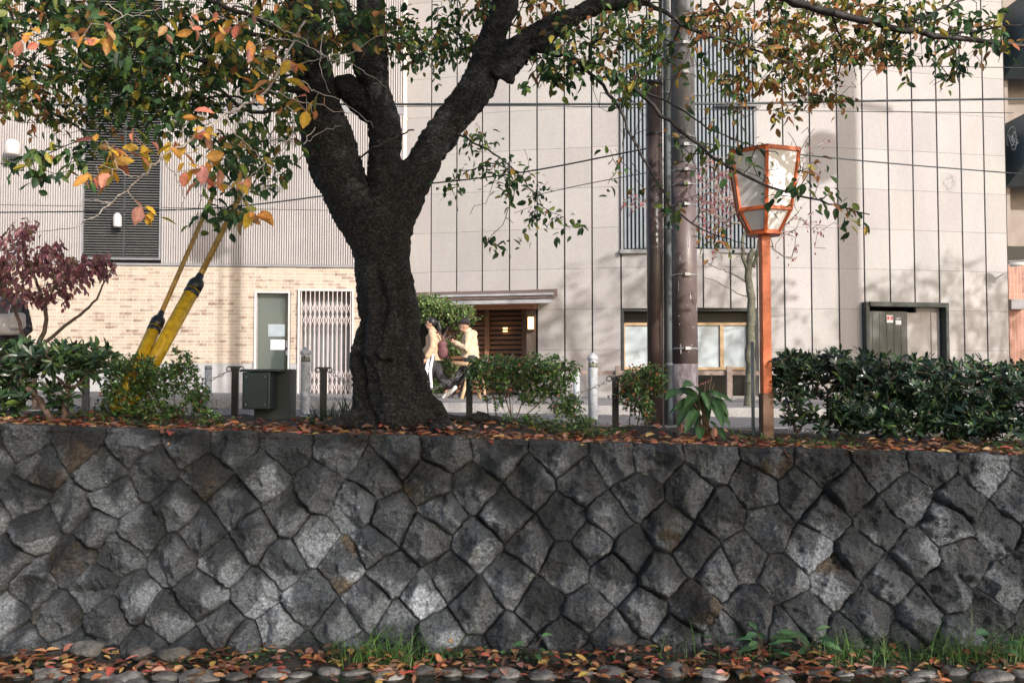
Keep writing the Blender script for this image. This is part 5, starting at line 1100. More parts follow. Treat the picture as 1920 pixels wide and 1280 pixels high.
# pink dogwood sapling beyond the lantern
Yd = 14.6
dT = thing('pink_leaf_sapling', 'slender mossy sapling with sparse pink leaves behind the lantern', 'tree', tuple(P(1405, 770, Yd))); pl = Plant()
def pth(pts, r0, r1): return pl.path([P(x, y, Yd + (d_[0] if d_ else 0)) for x, y, *d_ in pts], r0, r1, wob=.01)
pth([(1403, 775), (1406, 700), (1407, 640), (1408, 560), (1402, 510), (1412, 470)], .085, .045); 
pth([(1402, 510), (1392, 470), (1400, 420), (1406, 380)], .035, .012); pth([(1412, 500), (1425, 450), (1440, 400), (1450, 350)], .03, .01)
pth([(1402, 530), (1370, 510), (1340, 500), (1310, 480)], .012, .004); pth([(1406, 560), (1375, 545), (1350, 530), (1320, 520)], .010, .004)
sk = len(pl.p); cloud = blobs([(1350, 350, 60, 60, Yd, 1.0, 260), (1330, 400, 60, 40, Yd, .9, 130), (1200, 380, 36, 24, Yd - .5, .4, 34), (1470, 400, 60, 50, Yd, .8, 26), (1520, 290, 50, 50, Yd, .6, 14), (1540, 440, 50, 30, Yd, .6, 12), (1500, 470, 60, 20, Yd, .6, 10), (1360, 470, 50, 20, Yd, .5, 10), (1460, 320, 40, 60, Yd, .6, 16)])
tips = pl.grow(cloud, .10, .9, .0055); L = Leaves()
tt = [t for t in tips if rng.random() < .4]; pl.spray(L, tt, 3, .075, .5, [(.36, .13, .14), (.28, .08, .09), (.40, .22, .19), (.22, .10, .09)], [3, 3, 2, 1], length=.25, droop=1.0)
hidx = [i for i in range(sk) if pl.par[i] >= 0]
pl.hid = [i >= sk for i in range(len(pl.p))]; pl.wood('trunk', mat('mossy_bark', (.08, .085, .06), (.17, .16, .12), 20, .85, bump=.5, bscale=60), dT, 10)
pl.hid = [i < sk for i in range(len(pl.p))]; pl.wood('twigs', m_paletwig, dT, 4); L.build('foliage', m_leaf, dT)

# big-leaved plant
def bigleaf():
    Yb = 7.1; T = thing('broad_leaf_plant', 'herb with long broad drooping green leaves below the thick pole', 'plant', tuple(P(1322, 812, Yb)))
    specs = [(1262, 735, 1310, 745, .30), (1270, 800, 1300, 750, .3), (1265, 770, 1300, 752, .33), (1300, 790, 1315, 745, .28), (1355, 800, 1330, 750, .36), (1365, 780, 1335, 745, .34), (1340, 735, 1318, 742, .2), (1280, 725, 1312, 738, .26), (1372, 755, 1330, 742, .25), (1328, 790, 1322, 750, .26), (1300, 815, 1318, 780, .2), (1350, 818, 1330, 790, .2), (1248, 750, 1290, 742, .2), (1345, 765, 1322, 745, .25), (1285, 765, 1312, 748, .28), (1312, 828, 1312, 800, .15), (1360, 825, 1336, 805, .14), (1256, 775, 1296, 758, .2), (1292, 775, 1316, 742, .2), (1368, 800, 1334, 765, .2), (1330, 770, 1316, 735, .2), (1275, 742, 1306, 742, .2), (1352, 748, 1322, 738, .2), (1285, 812, 1308, 770, .2)]
    mb = MB(); V, Fc, C = [], [], []; n0 = 0
    for k, (tx, ty, bx, by, w_) in enumerate(specs):
        dY = rng.uniform(-.22, .12); B_ = P(bx, by, Yb + rng.uniform(-.04, .05)); E = P(tx, ty, Yb + dY); mid = (B_ + E) / 2 + np.array((0, -.02, np.linalg.norm(E - B_) * .28))
        Ln = np.linalg.norm(E - B_); d = unit(E - B_); sv = unit(np.cross(d, (0, -.55 + rng.uniform(-.3, .3), .85))); nn = np.cross(sv, d); c = np.array((.06, .135, .05)) * rng.uniform(.7, 1.35); m = 11
        for i in range(m):
            t = i / (m - 1); c_ = (1 - t) ** 2 * B_ + 2 * t * (1 - t) * mid + t * t * E; ww = Ln * .20 * math.sin(math.pi * min(1, t * .93 + .04)) ** .75 * (1 - .25 * t) + .002
            for q in (-1, -.5, 0, .5, 1):
                V.append(c_ + sv * q * ww + nn * (abs(q) * ww * .32 + .004 * math.sin(t * 40 + abs(q) * 4) * abs(q))); C.append(c * (1.5 if q == 0 else 1))
        for i in range(m - 1):
            for q in range(4): a = n0 + i * 5 + q; Fc.append((a, a + 1, a + 6, a + 5))
        n0 += m * 5
        mb.tube([P(1322 + rng.uniform(-14, 14), 815, Yb), (P(1322, 790, Yb) + B_) / 2, B_], .005, 6)
    mesh_obj('leaves', V, Fc, m_grass, T, smooth=True, cols=C)
    for px, tx, ty in ((1300, 1322, 716), (1310, 1335, 700), (1330, 1339, 718)): mb.tube([P(1322, 780, Yb), P(tx, ty, Yb)], .0035, 5)
    mb.build('stems', mat('plant_stem', (.10, .06, .04), (.18, .12, .07), 20, .7), T)
    fl = Leaves(); q = np.array([P(1310 + t * 24, 722 - t * 10, Yb) for t in np.linspace(0, 1, 26)]); fl.add(q, rng.normal(0, 1, q.shape), rng.normal(0, 1, q.shape), .012, .7, [(.35, .10, .12), (.5, .25, .25)], [1, 1]); fl.build('flower_spike', m_leaf, T)
bigleaf()

# blades helper
def blades(B, H, wdt, lean, pal, L=None):
    n = len(B); m = 5; ang = rng.uniform(0, 2 * math.pi, n); out = np.stack([np.cos(ang), np.sin(ang), 0 * ang], -1); sv = np.stack([-np.sin(ang + .5), np.cos(ang + .5), 0 * ang], -1)
    H = np.asarray(H) * np.ones(n); ln = lean * rng.uniform(.2, 1.5, n); V = []; C = []
    pal = np.array(pal); c = pal[rng.integers(0, len(pal), n)] * rng.uniform(.7, 1.3, (n, 1))
    for i in range(m):
        t = i / (m - 1); p = B + out * (ln * H * t * t)[:, None] + np.array((0, 0, 1.)) * (H * (t - .35 * ln * t * t))[:, None]; w_ = wdt * (1 - t) ** .6 * (1 if i else .6) + .0002
        V += [p - sv * w_, p + sv * w_]; C += [c, c]
    V = np.stack(V, 1); C = np.stack(C, 1); f = np.array([(2 * i, 2 * i + 1, 2 * i + 3, 2 * i + 2) for i in range(m - 1)])
    Fc = (f[None] + (np.arange(n) * 2 * m)[:, None, None]).reshape(-1, 4); return V.reshape(-1, 3), Fc, C.reshape(-1, 3)
# dwarf lily turf by the trunk
bb = np.array([(*P(612 + rng.normal(0, 14), 775, 7.7 + rng.normal(0, .08))[:2], 0) for _ in range(130)]); bb[:, 2] = [soilz(a, b) - .01 for a, b, _ in bb]
V, Fc, C = blades(bb, rng.uniform(.10, .27, 130), .004, .9, [(.03, .055, .025), (.05, .08, .035), (.02, .04, .02)])
tag(mesh_obj('lily_turf', V, Fc, m_grass, cols=C), 'tuft of dark strap-like blades between iron post and trunk', 'plant')
bb = np.array([(*P(648 + rng.normal(0, 6), 775, 7.6 + rng.normal(0, .05))[:2], 0) for _ in range(16)]); bb[:, 2] = [soilz(a, b) - .01 for a, b, _ in bb]
V, Fc, C = blades(bb, rng.uniform(.24, .33, 16), .007, .5, [(.03, .055, .025), (.05, .08, .035)])
tag(mesh_obj('iris_clump', V, Fc, m_grass, cols=C), 'few tall dark sword-like blades against the left side of the trunk', 'plant')
# low greenery under the fence and on the soil edge
def lowgreen(name, label, spots, ground, size, pal, n_each, kind='stuff', mat_=m_grass):
    L = Leaves(); B_ = []
    for px, sp, Y0, sy, k in spots:
        for _ in range(int(k * n_each)):
            x = P(px + rng.normal(0, sp), 800, Y0)[0]; y = Y0 + rng.normal(0, sy); B_.append((x, y, ground(x, y) + abs(rng.normal(0, size * .9))))
    B_ = np.array(B_); A = rng.normal(0, 1, B_.shape); A[:, 2] = np.abs(A[:, 2]) * .5; L.add(B_, A, rng.normal(0, .5, B_.shape) + np.array((0, 0, 1.)), size * rng.uniform(.5, 1.3, len(B_)), .6, pal, [1] * len(pal))
    tag(L.build(name, mat_), label, 'ground cover', kind=kind)
lowgreen('ground_cover', 'low green weeds growing on the soil above the wall', [(150, 40, 7.4, .2, 2), (270, 60, 6.9, .15, 2), (30, 30, 7.0, .2, 1), (620, 30, 7.6, .1, 1), (1010, 40, 7.3, .15, 2), (1100, 30, 7.2, .15, 2.2), (1150, 20, 7.4, .1, 1), (1500, 50, 6.9, .12, 2), (1560, 40, 6.9, .12, 1.5), (1400, 30, 7.2, .1, 1), (1880, 20, 6.9, .1, 1.5), (400, 14, 7.3, .1, 1)], soilz, .034, [(.04, .085, .025), (.07, .13, .03), (.12, .14, .04)], 110)
# fallen leaves
DL = [(.36, .15, .065), (.46, .26, .12), (.32, .07, .045), (.20, .09, .05), (.50, .33, .10), (.38, .20, .15), (.12, .06, .04), (.09, .045, .03)]; DW = [3, 2, 2.2, 3.4, .8, 2, 3, 2.5]
def fallen(name, label, pts, size, m=m_dead, up=.3):
    L = Leaves(); n = len(pts); A = rng.normal(0, 1, (n, 3)); A[:, 2] *= .12
    N_ = rng.normal(0, up * .55, (n, 3)) + np.array((0, 0, 1.)); L.add(pts, A, N_, size * rng.uniform(.65, 1.2, n), .56, DL, DW, fold=.10, curl=.16); tag(L.build(name, m), label, 'fallen leaves', kind='stuff')
pt = []
for _ in range(3300):
    x = rng.uniform(-5.5, 5.5); y = 6.22 + abs(rng.normal(0, .6)); 
    if y > 8.6 or (x > 2.3 and rng.random() < .3): continue
    z = (soilz(x, y) if y > 6.36 else .036 - .030 * x + .01); pt.append((x, y, z + rng.uniform(.012, .04)))
fallen('fallen_leaves', 'orange and red fallen leaves scattered on the soil above the wall', np.array(pt), .088)
pt = []
for _ in range(2100):
    x = rng.uniform(-4.6, 4.6); y = rng.normal(5.50, .10) if rng.random() < .8 else rng.uniform(5.3, 5.8); d = fbm(np.array([x * 1.7]), np.array([y * 2.]), np.array([0.]), 2, 7)[0]
    if d < .42 and rng.random() < .6: continue
    z = max(bankz(x, y), WL); pt.append((x, y, z + rng.uniform(.010, .045)))
for _ in range(46): pt.append((rng.uniform(-4, 4), rng.uniform(5.0, 5.35), WL + .006))
fallen('fallen_leaves', 'orange and brown fallen leaves lying along the foot of the wall', np.array(pt), .075)
pt = [(rng.uniform(-7, 9), rng.uniform(9, 13.2)) for _ in range(120)]
fallen('fallen_leaves', 'few red leaves scattered on the grey road', np.array([(a, b, road_z(a, b) + .012) for a, b in pt]), .07)
# stones on the bank
def rock(c, r, seed, label, name='river_stone', group='stones in a row along the waterline', tone=1.):
    mb = MB(); mb.ball((0, 0, 0), 1, 18, 12); V = np.concatenate(mb.v); q = np.random.default_rng(seed)
    for _ in range(7):   # cut facets
        d = unit(q.normal(0, 1, 3)); o_ = q.uniform(.55, .85); s = V @ d; V = V - np.outer(np.clip(s - o_, 0, None) * .85, d)
    V = V * (1 + .30 * (fbm(V[:, 0] * 2 + seed, V[:, 1] * 2, V[:, 2] * 2, 3, seed) - .5)[:, None]); a = q.uniform(0, 6.3); R_ = np.array(((math.cos(a), -math.sin(a), 0), (math.sin(a), math.cos(a), 0), (0, 0, 1)))
    V = V @ R_.T; V = V * np.array(r) + np.array(c)
    t = q.uniform(.9, 1.2) * tone; cc = np.array((t, t * .97, t * .93)); o = mesh_obj(name, V, mb.f, m_rock, smooth=True, cols=np.tile(cc, (len(V), 1)))
    tag(o, label, 'stone', group); return o
sd0 = 100; x = -3.05
ORD = 'first second third fourth fifth sixth seventh eighth ninth tenth eleventh twelfth thirteenth fourteenth fifteenth sixteenth seventeenth eighteenth nineteenth twentieth'.split()
ORD += ['twenty-' + o for o in ORD[:9]] + ['thirtieth'] + ['thirty-' + o for o in ORD[:9]] + ['fortieth'] + ['forty-' + o for o in ORD[:9]] + ['fiftieth'] + ['fifty-' + o for o in ORD[:9]]
k = 0
while x < 3.2:
    r = rng.uniform(.045, .115); x += r * 1.05; tn = rng.uniform(.55, 1.35)
    y = 5.42 + rng.normal(0, .03) - (.04 if x < -1.5 else 0)
    rock((x, y, WL + r * .02), (r * 1.1, r * .8, r * rng.uniform(.3, .5)), sd0, '%s %s stone from the left in the row along the waterline' % (ORD[k], 'pale grey' if tn > .95 else 'dark grey'), tone=tn); sd0 += 1; k += 1; x += r * 1.05
for k in range(22):
    x = (-3.05 + .14 * k if k < 14 else -.4 + (k - 13) * .38) + rng.uniform(-.02, .02); y = 5.30 + rng.normal(0, .04); r = rng.uniform(.04, .085)
    rock((x, y, WL - .012), (r * 1.2, r, r * .45), sd0, '%s flat stone from the left among those in the shallow water' % ORD[k], group='stones in the shallow water', tone=.7); sd0 += 1
for px, py, r, lab in ((165, 1216, .085, 'pointed dark slate stone leaning at the wall foot far left'), (258, 1222, .075, 'smooth brown oval stone at the wall foot left of the grey block'), (325, 1225, .08, 'angular grey block at the wall foot'), (1155, 1200, .055, 'small pale angular chip at the foot of the wall, right of centre'), (275, 1243, .045, 'small dark cracked stone among the leaves near the wall foot')):
    q = P(px, py, 5.62); rock((q[0], 5.62, q[2]), (r * 1.3, r * .7, r * .62), sd0, lab, group=None, tone=.55); sd0 += 1
# grass and weeds on the bank
def grass(name, label, spots, h, w_, pal):
    B_ = []; 
    for px, sp, k in spots:
        for _ in range(k): x = P(px + rng.normal(0, sp), 1220, 5.6)[0]; y = 5.60 + rng.normal(0, .06); B_.append((x, y, bankz(x, y) - .01))
    B_ = np.array(B_); V, Fc, C = blades(B_, rng.beta(1.6, 2.6, len(B_)) * 1.7 * h + .02, w_, 1.3, pal); tag(mesh_obj(name, V, Fc, m_grass, cols=C), label, 'grass', kind='stuff')
GR = [(.09, .20, .04), (.14, .27, .06), (.06, .13, .035)]
grass('grass_tuft', 'bright green grass tuft at the wall foot below the tree', [(720, 26, 150), (690, 40, 70), (770, 30, 70), (650, 30, 30)], .22, .0032, GR)
grass('grass_patch', 'taller green grass along the bank at the lower right', [(1600, 30, 90), (1690, 50, 110), (1790, 40, 130), (1860, 40, 110), (1560, 30, 40), (1960, 60, 150), (1440, 60, 20), (1260, 60, 12)], .24, .0027, GR + [(.12, .18, .06)])
lowgreen('bank_weeds', 'small leafy green weeds at the foot of the wall', [(350, 30, 5.62, .04, 1.2), (480, 40, 5.62, .04, 1.2), (860, 50, 5.62, .05, 1.6), (830, 30, 5.6, .05, 1), (60, 40, 5.6, .05, 1), (1000, 20, 5.62, .04, .6), (1430, 60, 5.62, .05, 2), (1600, 60, 5.62, .05, 2), (1800, 80, 5.62, .05, 2.5), (1200, 60, 5.6, .04, .5)], bankz, .028, [(.05, .12, .04), (.07, .16, .05), (.04, .09, .03)], 90)
def weed(px, py, n, size, label):
    q = P(px, py, 5.62); z = bankz(q[0], 5.62); T = thing('broad_leaf_weed', label, 'weed', (q[0], 5.62, z)); mb = MB(); L = Leaves()
    for k in range(n):
        a = rng.uniform(0, 6.3); h = rng.uniform(.03, .17); e_ = np.array((q[0] + math.cos(a) * rng.uniform(.03, .12), 5.60 + math.sin(a) * .06, z + h)); mb.tube([(q[0], 5.62, z), (q[0] + (e_[0] - q[0]) * .4, 5.62, z + h * .7), e_], .002, 5)
        L.add(e_[None], np.array([[math.cos(a), math.sin(a) * .6 - .2, .3]]), np.array([[0, -.5, 1.]]), np.array([size * rng.uniform(.7, 1.2)]), .45, [(.06, .13, .06), (.08, .17, .07)], [1, 1], fold=.1, curl=.4)
    mb.build('stems', m_stem, T); L.build('leaves', m_grass, T)
weed(1430, 1190, 12, .10, 'weed with upright oval leaves left of the lower right grass'); weed(1520, 1200, 12, .12, 'weed with drooping pale green leaves at the edge of the grass'); weed(1000, 1205, 6, .07, 'small weed with few oval leaves below the middle of the wall'); weed(1860, 1180, 7, .10, 'weed with long leaves within the grass at far right'); weed(1350, 1215, 6, .06, 'low weed among orange leaves left of the grass')

# ============================================================ people
def body_mesh(T, name, parts, m, voxel=.011, sm=2, balls=()):
    mb = MB()
    for pts, rr in parts: mb.tube(pts, rr, 14); [mb.ball(p, r_ * .99, 12, 8) for p, r_ in ((pts[0], rr[0]), (pts[-1], rr[-1]))]
    for c, r in balls: mb.ball(c, r, 16, 12)
    V, N, Fc = remesh(mb, voxel, sm); return mesh_obj(name, V, Fc, m, T, smooth=True)
m_skin = mat('skin', (.46, .26, .18), (.52, .30, .21), 8, .55); m_hair = mat('black_hair', (.010, .009, .009), (.02, .018, .018), 60, .45, stretch=(3, 3, .4))
m_tan = mat('tan_cloth', (.50, .34, .22), (.60, .42, .28), 7, .85, bump=.4, bscale=25, bdist=.02); m_beigej = mat('beige_cloth', (.52, .42, .29), (.62, .51, .37), 7, .85, bump=.5, bscale=22, bdist=.02)
m_trs = mat('charcoal_cloth', (.03, .028, .032), (.06, .056, .062), 7, .9, bump=.4, bscale=25, bdist=.02); m_wht = mat('white_cloth', (.66, .67, .72), (.78, .79, .82), 9, .85); m_shoe = mat('white_shoe', (.65, .62, .58), (.75, .72, .68), 20, .6)
m_maroon = mat('maroon_bag', (.10, .035, .04), (.15, .06, .062), 6, .7); m_bean = mat('dark_knit', (.022, .016, .02), (.035, .027, .03), 80, .95)
def person(px, pyfoot, Y, Hh, label, kind):
    o = P(px, pyfoot, Y); T = thing('person', label, 'person', tuple(o)); k = Hh / 1.65
    def q(x, y, z): return (o[0] + x * k, o[1] + y * k, o[2] + z * k)      # facing -x ; +y away
    R = lambda *r: [a * k for a in r]
    head = q(-.05, 0, 1.52) if kind != 'man' else q(-.10, 0, 1.49)
    hx, hy, hz = head
    arms = {}
    if kind == 'woman':
        sh = [(0.0, -.16, 1.33), (0.0, .16, 1.33)]; el = [(.02, -.22, 1.07), (-.10, .2, 1.08)]; wr = [(-.10, -.22, .86), (-.26, .18, .92)]
        hip = [(.0, -.08, .86), (.0, .08, .86)]; kn = [(-.10, -.08, .48), (.12, .08, .50)]; an = [(-.16, -.08, .09), (.38, .08, .24)]
    elif kind == 'man':
        sh = [(.0, -.18, 1.31), (-.02, .18, 1.31)]; el = [(-.04, -.24, 1.05), (-.14, .2, 1.06)]; wr = [(-.24, -.12, 1.16), (-.28, .06, 1.18)]
        hip = [(.03, -.09, .86), (.03, .09, .86)]; kn = [(-.02, -.10, .48), (-.22, .09, .50)]; an = [(-.16, -.10, .09), (-.40, .09, .10)]
    else:
        sh = [(-.18, 0, 1.36), (.18, 0, 1.36)]; el = [(-.25, .04, 1.10), (.25, .04, 1.10)]; wr = [(-.20, -.10, .95), (.20, -.14, .98)]
        hip = [(-.09, 0, .88), (.09, 0, .88)]; kn = [(-.10, -.04, .48), (.10, 0, .48)]; an = [(-.10, 0, .09), (.10, 0, .09)]
    face = -1
    back = kind == 'back'
    fx, fy = (0, 1) if back else (-1, 0)
    parts = [([q(0, 0, .88), q(0, 0, 1.05), q(0, 0, 1.28), q(0, 0, 1.36)], R(.12, .105, .125, .06)), ([q(0, 0, 1.32), (hx, hy, hz - .07 * k)], R(.052, .046))]
    for s in (0, 1):
        parts += [([q(*sh[s]), q(*el[s]), q(*wr[s])], R(.048, .038, .026)), ([q(*hip[s]), q(*kn[s]), q(*an[s])], R(.085, .055, .038)), ([q(*an[s]), q(an[s][0] + fx * .13, an[s][1] + fy * .13, an[s][2] - .05)], R(.036, .028))]
        wx, wy, wz = wr[s]; dx, dy, dz = (unit(np.array(wr[s]) - np.array(el[s])))
        parts.append(([q(wx, wy, wz), q(wx + dx * .08, wy + dy * .08, wz + dz * .08)], R(.024, .032)))
        for f in range(4):
            off = (f - 1.5) * .018; b0 = (wx + dx * .09, wy + dy * .09 + off * (0 if back else 1), wz + dz * .09 + off * .4)
            L_ = (.06, .075, .07, .055)[f]; parts.append(([q(*b0), q(b0[0] + dx * L_ * .6, b0[1] + dy * L_ * .6, b0[2] + dz * L_ * .6), q(b0[0] + dx * L_ * .8 + fx * .01, b0[1] + dy * L_ * .8, b0[2] + dz * L_ - .012)], R(.009, .0085, .0075)))
        parts.append(([q(wx + dx * .03, wy, wz + dz * .03), q(wx + dx * .06 + fx * .035, wy - .01, wz + dz * .06), q(wx + dx * .09 + fx * .045, wy - .012, wz + dz * .09)], R(.011, .010, .008)))
    bl = [((hx, hy, hz + .02 * k), (.088 * k, .074 * k, .105 * k)), ((hx + fx * .035 * k, hy + fy * .035 * k, hz - .05 * k), (.055 * k, .05 * k, .055 * k)), ((hx + fx * .092 * k, hy + fy * .08 * k, hz - .01 * k), (.016 * k, .012 * k, .022 * k)), ((hx + fx * .08 * k, hy + fy * .07 * k, hz - .05 * k), (.014 * k, .022 * k, .010 * k))]
    for s in (-1, 1): bl.append(((hx + (fy * .074 * s + .01 * abs(fx)) * k, hy + (fx * .074 * s) * k, hz) , (.016 * k, .012 * k, .03 * k)))
    body_mesh(T, 'body', parts, m_skin, .0085, 1, bl)
    mb = MB()
    for s in (-1, 1): mb.ball((hx + (fx * .078 + fy * .03 * s) * k, hy + (fy * .07 + fx * .03 * s) * k, hz + .02 * k), .009 * k, 8, 6)
    mb.build('eyes', m_hair, T)
    jm = {'woman': m_tan, 'man': m_beigej, 'back': m_trs}[kind]; tr = {'woman': m_trs, 'man': m_trs, 'back': m_trs}[kind]
    jl = .80 if kind == 'woman' else .88
    jk = [([q(.01, 0, jl), q(.015, 0, .98), q(.01, 0, 1.12), q(0, 0, 1.27), q(-.01, 0, 1.36)], R(.185, .17, .155, .15, .085)), ([q(*sh[0]), q(*sh[1])], R(.085, .085)), ([q(-.01, 0, 1.34), q(-.025, 0, 1.40)], R(.085, .07))]
    for s in (0, 1):
        wx = np.array(wr[s]); e_ = np.array(el[s]); jk.append(([q(*sh[s]), q(*((np.array(sh[s]) + e_) / 2)), q(*e_), q(*(e_ * .15 + wx * .85)), q(*(e_ * .05 + wx * .95))], R(.082, .076, .068, .058, .056)))
    if kind == 'man': jk.append(([q(.06, -.06, 1.38), q(.09, 0, 1.34), q(.06, .06, 1.38)], R(.05, .065, .05)))
    V, N, Fc = None, None, None
    mb = MB()
    for pts, rr in jk: mb.tube(pts, rr, 16); mb.ball(pts[0], rr[0] * .98); mb.ball(pts[-1], rr[-1] * .98)
    V, N, Fc = remesh(mb, .014, 2); V = V + N * ((fbm(V[:, 0] * 9, V[:, 1] * 9, V[:, 2] * 11, 3, 5) - .5) * .045)[:, None]; V[:, 2] = np.maximum(V[:, 2], o[2] + jl * k)
    mesh_obj('jacket', V, Fc, jm, T, smooth=True)
    mb = MB()
    for s in (0, 1):
        pts, rr = [q(*hip[s]), q(*kn[s]), q(an[s][0], an[s][1], an[s][2] + .03)], R(.115, .088, .072); mb.tube(pts, rr, 16); mb.ball(pts[0], rr[0]); mb.ball(pts[1], rr[1])
    V, N, Fc = remesh(mb, .014, 2); V = V + N * ((fbm(V[:, 0] * 10, V[:, 1] * 10, V[:, 2] * 14, 3, 8) - .5) * .03)[:, None]; mesh_obj('trousers', V, Fc, tr, T, smooth=True)
    for s in (0, 1):
        a = an[s]; up_ = .12 if (kind == 'woman' and s == 1) else 0
        mb = MB(); c0 = (a[0] - fx * .05, a[1] - fy * .05, a[2] - .035 + up_ * .5); c1 = (a[0] + fx * .18, a[1] + fy * .18, a[2] - .055 - up_)
        mb.tube([q(*c0), q((c0[0] + c1[0]) / 2, (c0[1] + c1[1]) / 2, (c0[2] + c1[2]) / 2 + .008), q(*c1)], R(.046, .05, .038), 14); mb.ball(q(*c0), .046 * k); mb.ball(q(*c1), .038 * k); mb.ball(q(a[0], a[1], a[2]), .052 * k)
        V, N, Fc = remesh(mb, .009, 1); mesh_obj('shoe', V, Fc, m_shoe, T, smooth=True)
    mb = MB()
    if kind == 'man':
        mb.ball((hx + .015 * k, hy, hz + .075 * k), (.102 * k, .088 * k, .075 * k), 18, 12); mb.tube([(hx - .0 * k, hy, hz + .045 * k), (hx + .004 * k, hy, hz + .08 * k)], [.104 * k, .100 * k], 20); mb.tube([(hx + .04 * k, hy, hz + .11 * k), (hx + .05 * k, hy, hz + .17 * k)], [.06 * k, .03 * k], 12)
        V, N, Fc = remesh(mb, .008, 2); mesh_obj('beanie', V, Fc, m_bean, T, smooth=True)
    elif kind == 'woman':
        mb.ball((hx + .025 * k, hy, hz + .04 * k), (.092 * k, .088 * k, .10 * k), 18, 12); mb.tube([(hx + .10 * k, hy, hz + .05 * k), (hx + .15 * k, hy, hz + .03 * k), (hx + .18 * k, hy, hz - .10 * k), (hx + .17 * k, hy, hz - .26 * k)], R(.03, .045, .045, .012), 12); mb.ball((hx - .045 * k, hy, hz + .085 * k), (.045 * k, .07 * k, .035 * k))
        V, N, Fc = remesh(mb, .008, 2); mesh_obj('hair', V, Fc, m_hair, T, smooth=True)
        mb = MB()
        for xx in (-.14, -.06): mb.tube([q(xx + .08, -.20, .93), q(xx + .02, -.23, .6), q(xx + .05, -.22, .26)], R(.028, .032, .026), 10)
        V, N, Fc = remesh(mb, .010, 1); mesh_obj('hanging_scarf', V, Fc, m_wht, T, smooth=True)
    else:
        mb.ball((hx, hy - .02 * k, hz + .03 * k), (.094 * k, .094 * k, .11 * k), 18, 12); V, N, Fc = remesh(mb, .009, 1); mesh_obj('hair', V, Fc, m_hair, T, smooth=True)
    return T, q, k
T, q, k = person(812, 752, 17.3, 1.55, 'person in tan jacket with black ponytail, stepping left past the trunk', 'woman')
mb = MB(); mb.ball(q(.20, -.14, .97), (.10, .08, .13), 16, 12); mb.ball(q(.18, -.14, 1.10), (.07, .06, .09), 16, 12); mb.tube([q(.28, -.14, 1.10), q(.14, -.18, 1.34), q(.0, -.20, 1.36)], .02, 8); V, N, Fc = remesh(mb, .012, 1)
tag(mesh_obj('shoulder_bag', V, Fc, m_maroon, smooth=True), 'maroon shoulder bag hanging behind the tan jacket', 'bag')
T, q, k = person(880, 758, 17.5, 1.62, 'person in beige hooded jacket and dark beanie, hands raised to the chest', 'man')
mb = MB(); mb.box(q(-.34, 0, 0)[0], q(-.33, 0, 0)[0], q(0, -.10, 0)[1], q(0, .02, 0)[1], q(0, 0, 1.2)[2], q(0, 0, 1.33)[2]); tag(mb.build('phone', m_glassd, bevel=.003), 'dark phone held up by the person in the beanie', 'phone')
T, q, k = person(2, 800, 10.6, 1.66, 'person in black seen from behind at the left edge, wearing a backpack', 'back')
bp = thing('backpack', 'grey backpack with pale lower pocket worn by the person at left edge', 'backpack', q(.12, -.2, 1.05))
m_grey = mat('grey_canvas', (.11, .10, .10), (.17, .155, .15), 30, .85, bump=.3, bscale=120); m_pale = mat('pale_leather', (.50, .46, .44), (.58, .54, .52), 8, .5)
pq = P(22, 590, 10.35); mm = M(10.35)
def rbox(c, h, m, name, par, bev): mb = MB(); mb.box(c[0] - h[0], c[0] + h[0], c[1] - h[1], c[1] + h[1], c[2] - h[2], c[2] + h[2]); return mb.build(name, m, par, bevel=bev)
bd = rbox(P(12, 592, 10.38), (26 * mm, .10, 38 * mm), m_grey, 'main_bag', bp, .09); bd.modifiers[0].segments = 6
bd = rbox(P(14, 608, 10.30), (26 * mm, .05, 20 * mm), m_pale, 'pale_base', bp, .04); bd.modifiers[0].segments = 5
bd = rbox(P(32, 602, 10.22), (15 * mm, .05, 16 * mm), m_pale, 'front_pocket', bp, .045); bd.modifiers[0].segments = 5
mb = MB(); mb.tube([P(17, 610, 10.26), P(17, 580, 10.24), P(24, 562, 10.26), P(30, 556, 10.3)], .008, 8); mb.build('strap', m_wht, bp)
# wooden trestle by the hedge
Yw = 16.9; T = thing('wooden_trestle', 'pale wooden trestle standing on the pavement behind the vine hedge', 'trestle', tuple(P(885, 760, Yw)))
def wbar(p, q_, name, r=.035): mb = MB(); mb.tube([p, q_], r, 4, True); mb.build(name, m_woodl, T)
wbar(P(852, 681, Yw), P(915, 684, Yw), 'top_beam', .05)
for a, b_ in (((882, 688, Yw - .05), (862, 762, Yw - .4)), ((888, 688, Yw), (903, 762, Yw + .3)), ((905, 688, Yw - .05), (912, 764, Yw - .35))): wbar(P(*a), P(*b_), 'leg', .04)

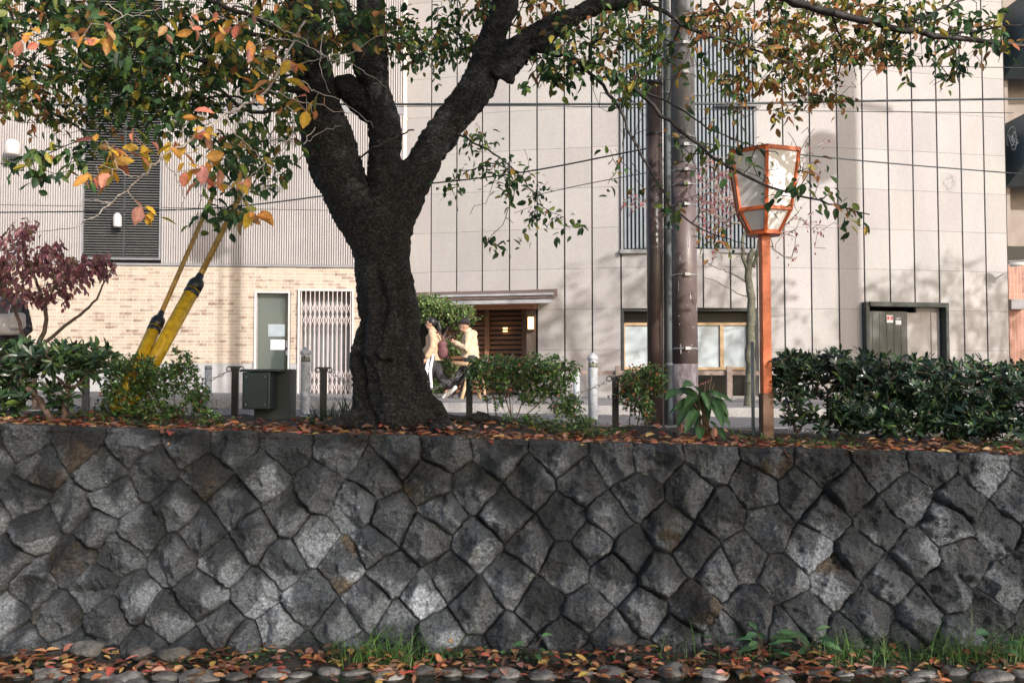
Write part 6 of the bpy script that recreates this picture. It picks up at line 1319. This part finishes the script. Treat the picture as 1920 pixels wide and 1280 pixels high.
# ============================================================ off-frame trees and pole casting shade; the two trees behind the viewer are added
def off_tree(x, y, z0, c, r, n, label, leaf=.16):
    T = thing('cherry_tree', label, 'tree', (x, y, z0)); pl = Plant(); c = np.array(c); r = np.array(r)
    a = pl.path([(x, y, z0), (x + .1, y, z0 + 1.2), (x - .1, y + .1, z0 + 2.4)], .30, .2); top = []
    for k in range(7):
        t = k * .9; e_ = c + r * np.array((math.cos(t) * .6, math.sin(t) * .6, .1 + .5 * (k % 2))); top += pl.path([(pl.p[a[-1]] + e_) / 2 + np.array((0, 0, .4)), e_], .12, .04, par=a[-1])
    q = unit(rng.normal(0, 1, (n, 3))) * rng.uniform(.3, 1, (n, 1)) ** .5; far = pl.grow(sunclear(q * r + c), .4, .3, .004, only=sorted(set(top))); L = Leaves()
    pl.spray(L, far, 8, leaf, .56, [(.03, .062, .026), (.10, .13, .035), (.42, .2, .05)], [5, 2, 2], length=.5, simple=True)
    pl.wood('trunk', m_twig, T, 6); L.build('crown', m_leaf, T)
off_tree(6.5, -2.6, -1.1, (6.0, -1.6, 7.1), (4.2, 3.4, 2.5), 1250, 'added unseen cherry tree behind the viewer that blocks sun')  # added crown, blocks sun from trunk, bollards and wall
off_tree(11.6, 7.6, 0, (11.2, 7.6, 7.9), (3.4, 3.2, 2.4), 560, 'cherry tree standing on the far bank just beyond the right edge')
off_tree(19.5, 7.6, 0, (18.6, 7.6, 7.9), (3.4, 3.2, 2.5), 1000, 'cherry tree farther along the far bank to the right')
off_tree(19.5, -23, -1.1, (19.6, -23, 13.4), (9.5, 4.0, 4.6), 850, 'added unseen tall tree far behind the viewer that filters the sun', .30)  # added loose leaf screen, softens and dims the sun on the wall
T = thing('utility_pole', 'second utility pole beyond the right edge with a transformer', 'utility pole', (15.4, 9.1, 0))
mb = MB(); mb.lathe((15.4, 9.1, 0), [(-.1, .28), (14, .22)], 20); mb.build('shaft', m_conc, T)
mb = MB(); mb.lathe((14.7, 9.1, 11.5), [(0, .30), (.05, .34), (.85, .34), (.95, .2), (1.0, .05)], 20); mb.tube([(14.7, 9.1, 12.2), (15.4, 9.1, 12.2)], .05); mb.build('transformer', m_band, T)
mb = MB(); mb.box(14.2, 16.6, 9.05, 9.15, 13.2, 13.3); mb.build('cross_arm', m_steel, T)
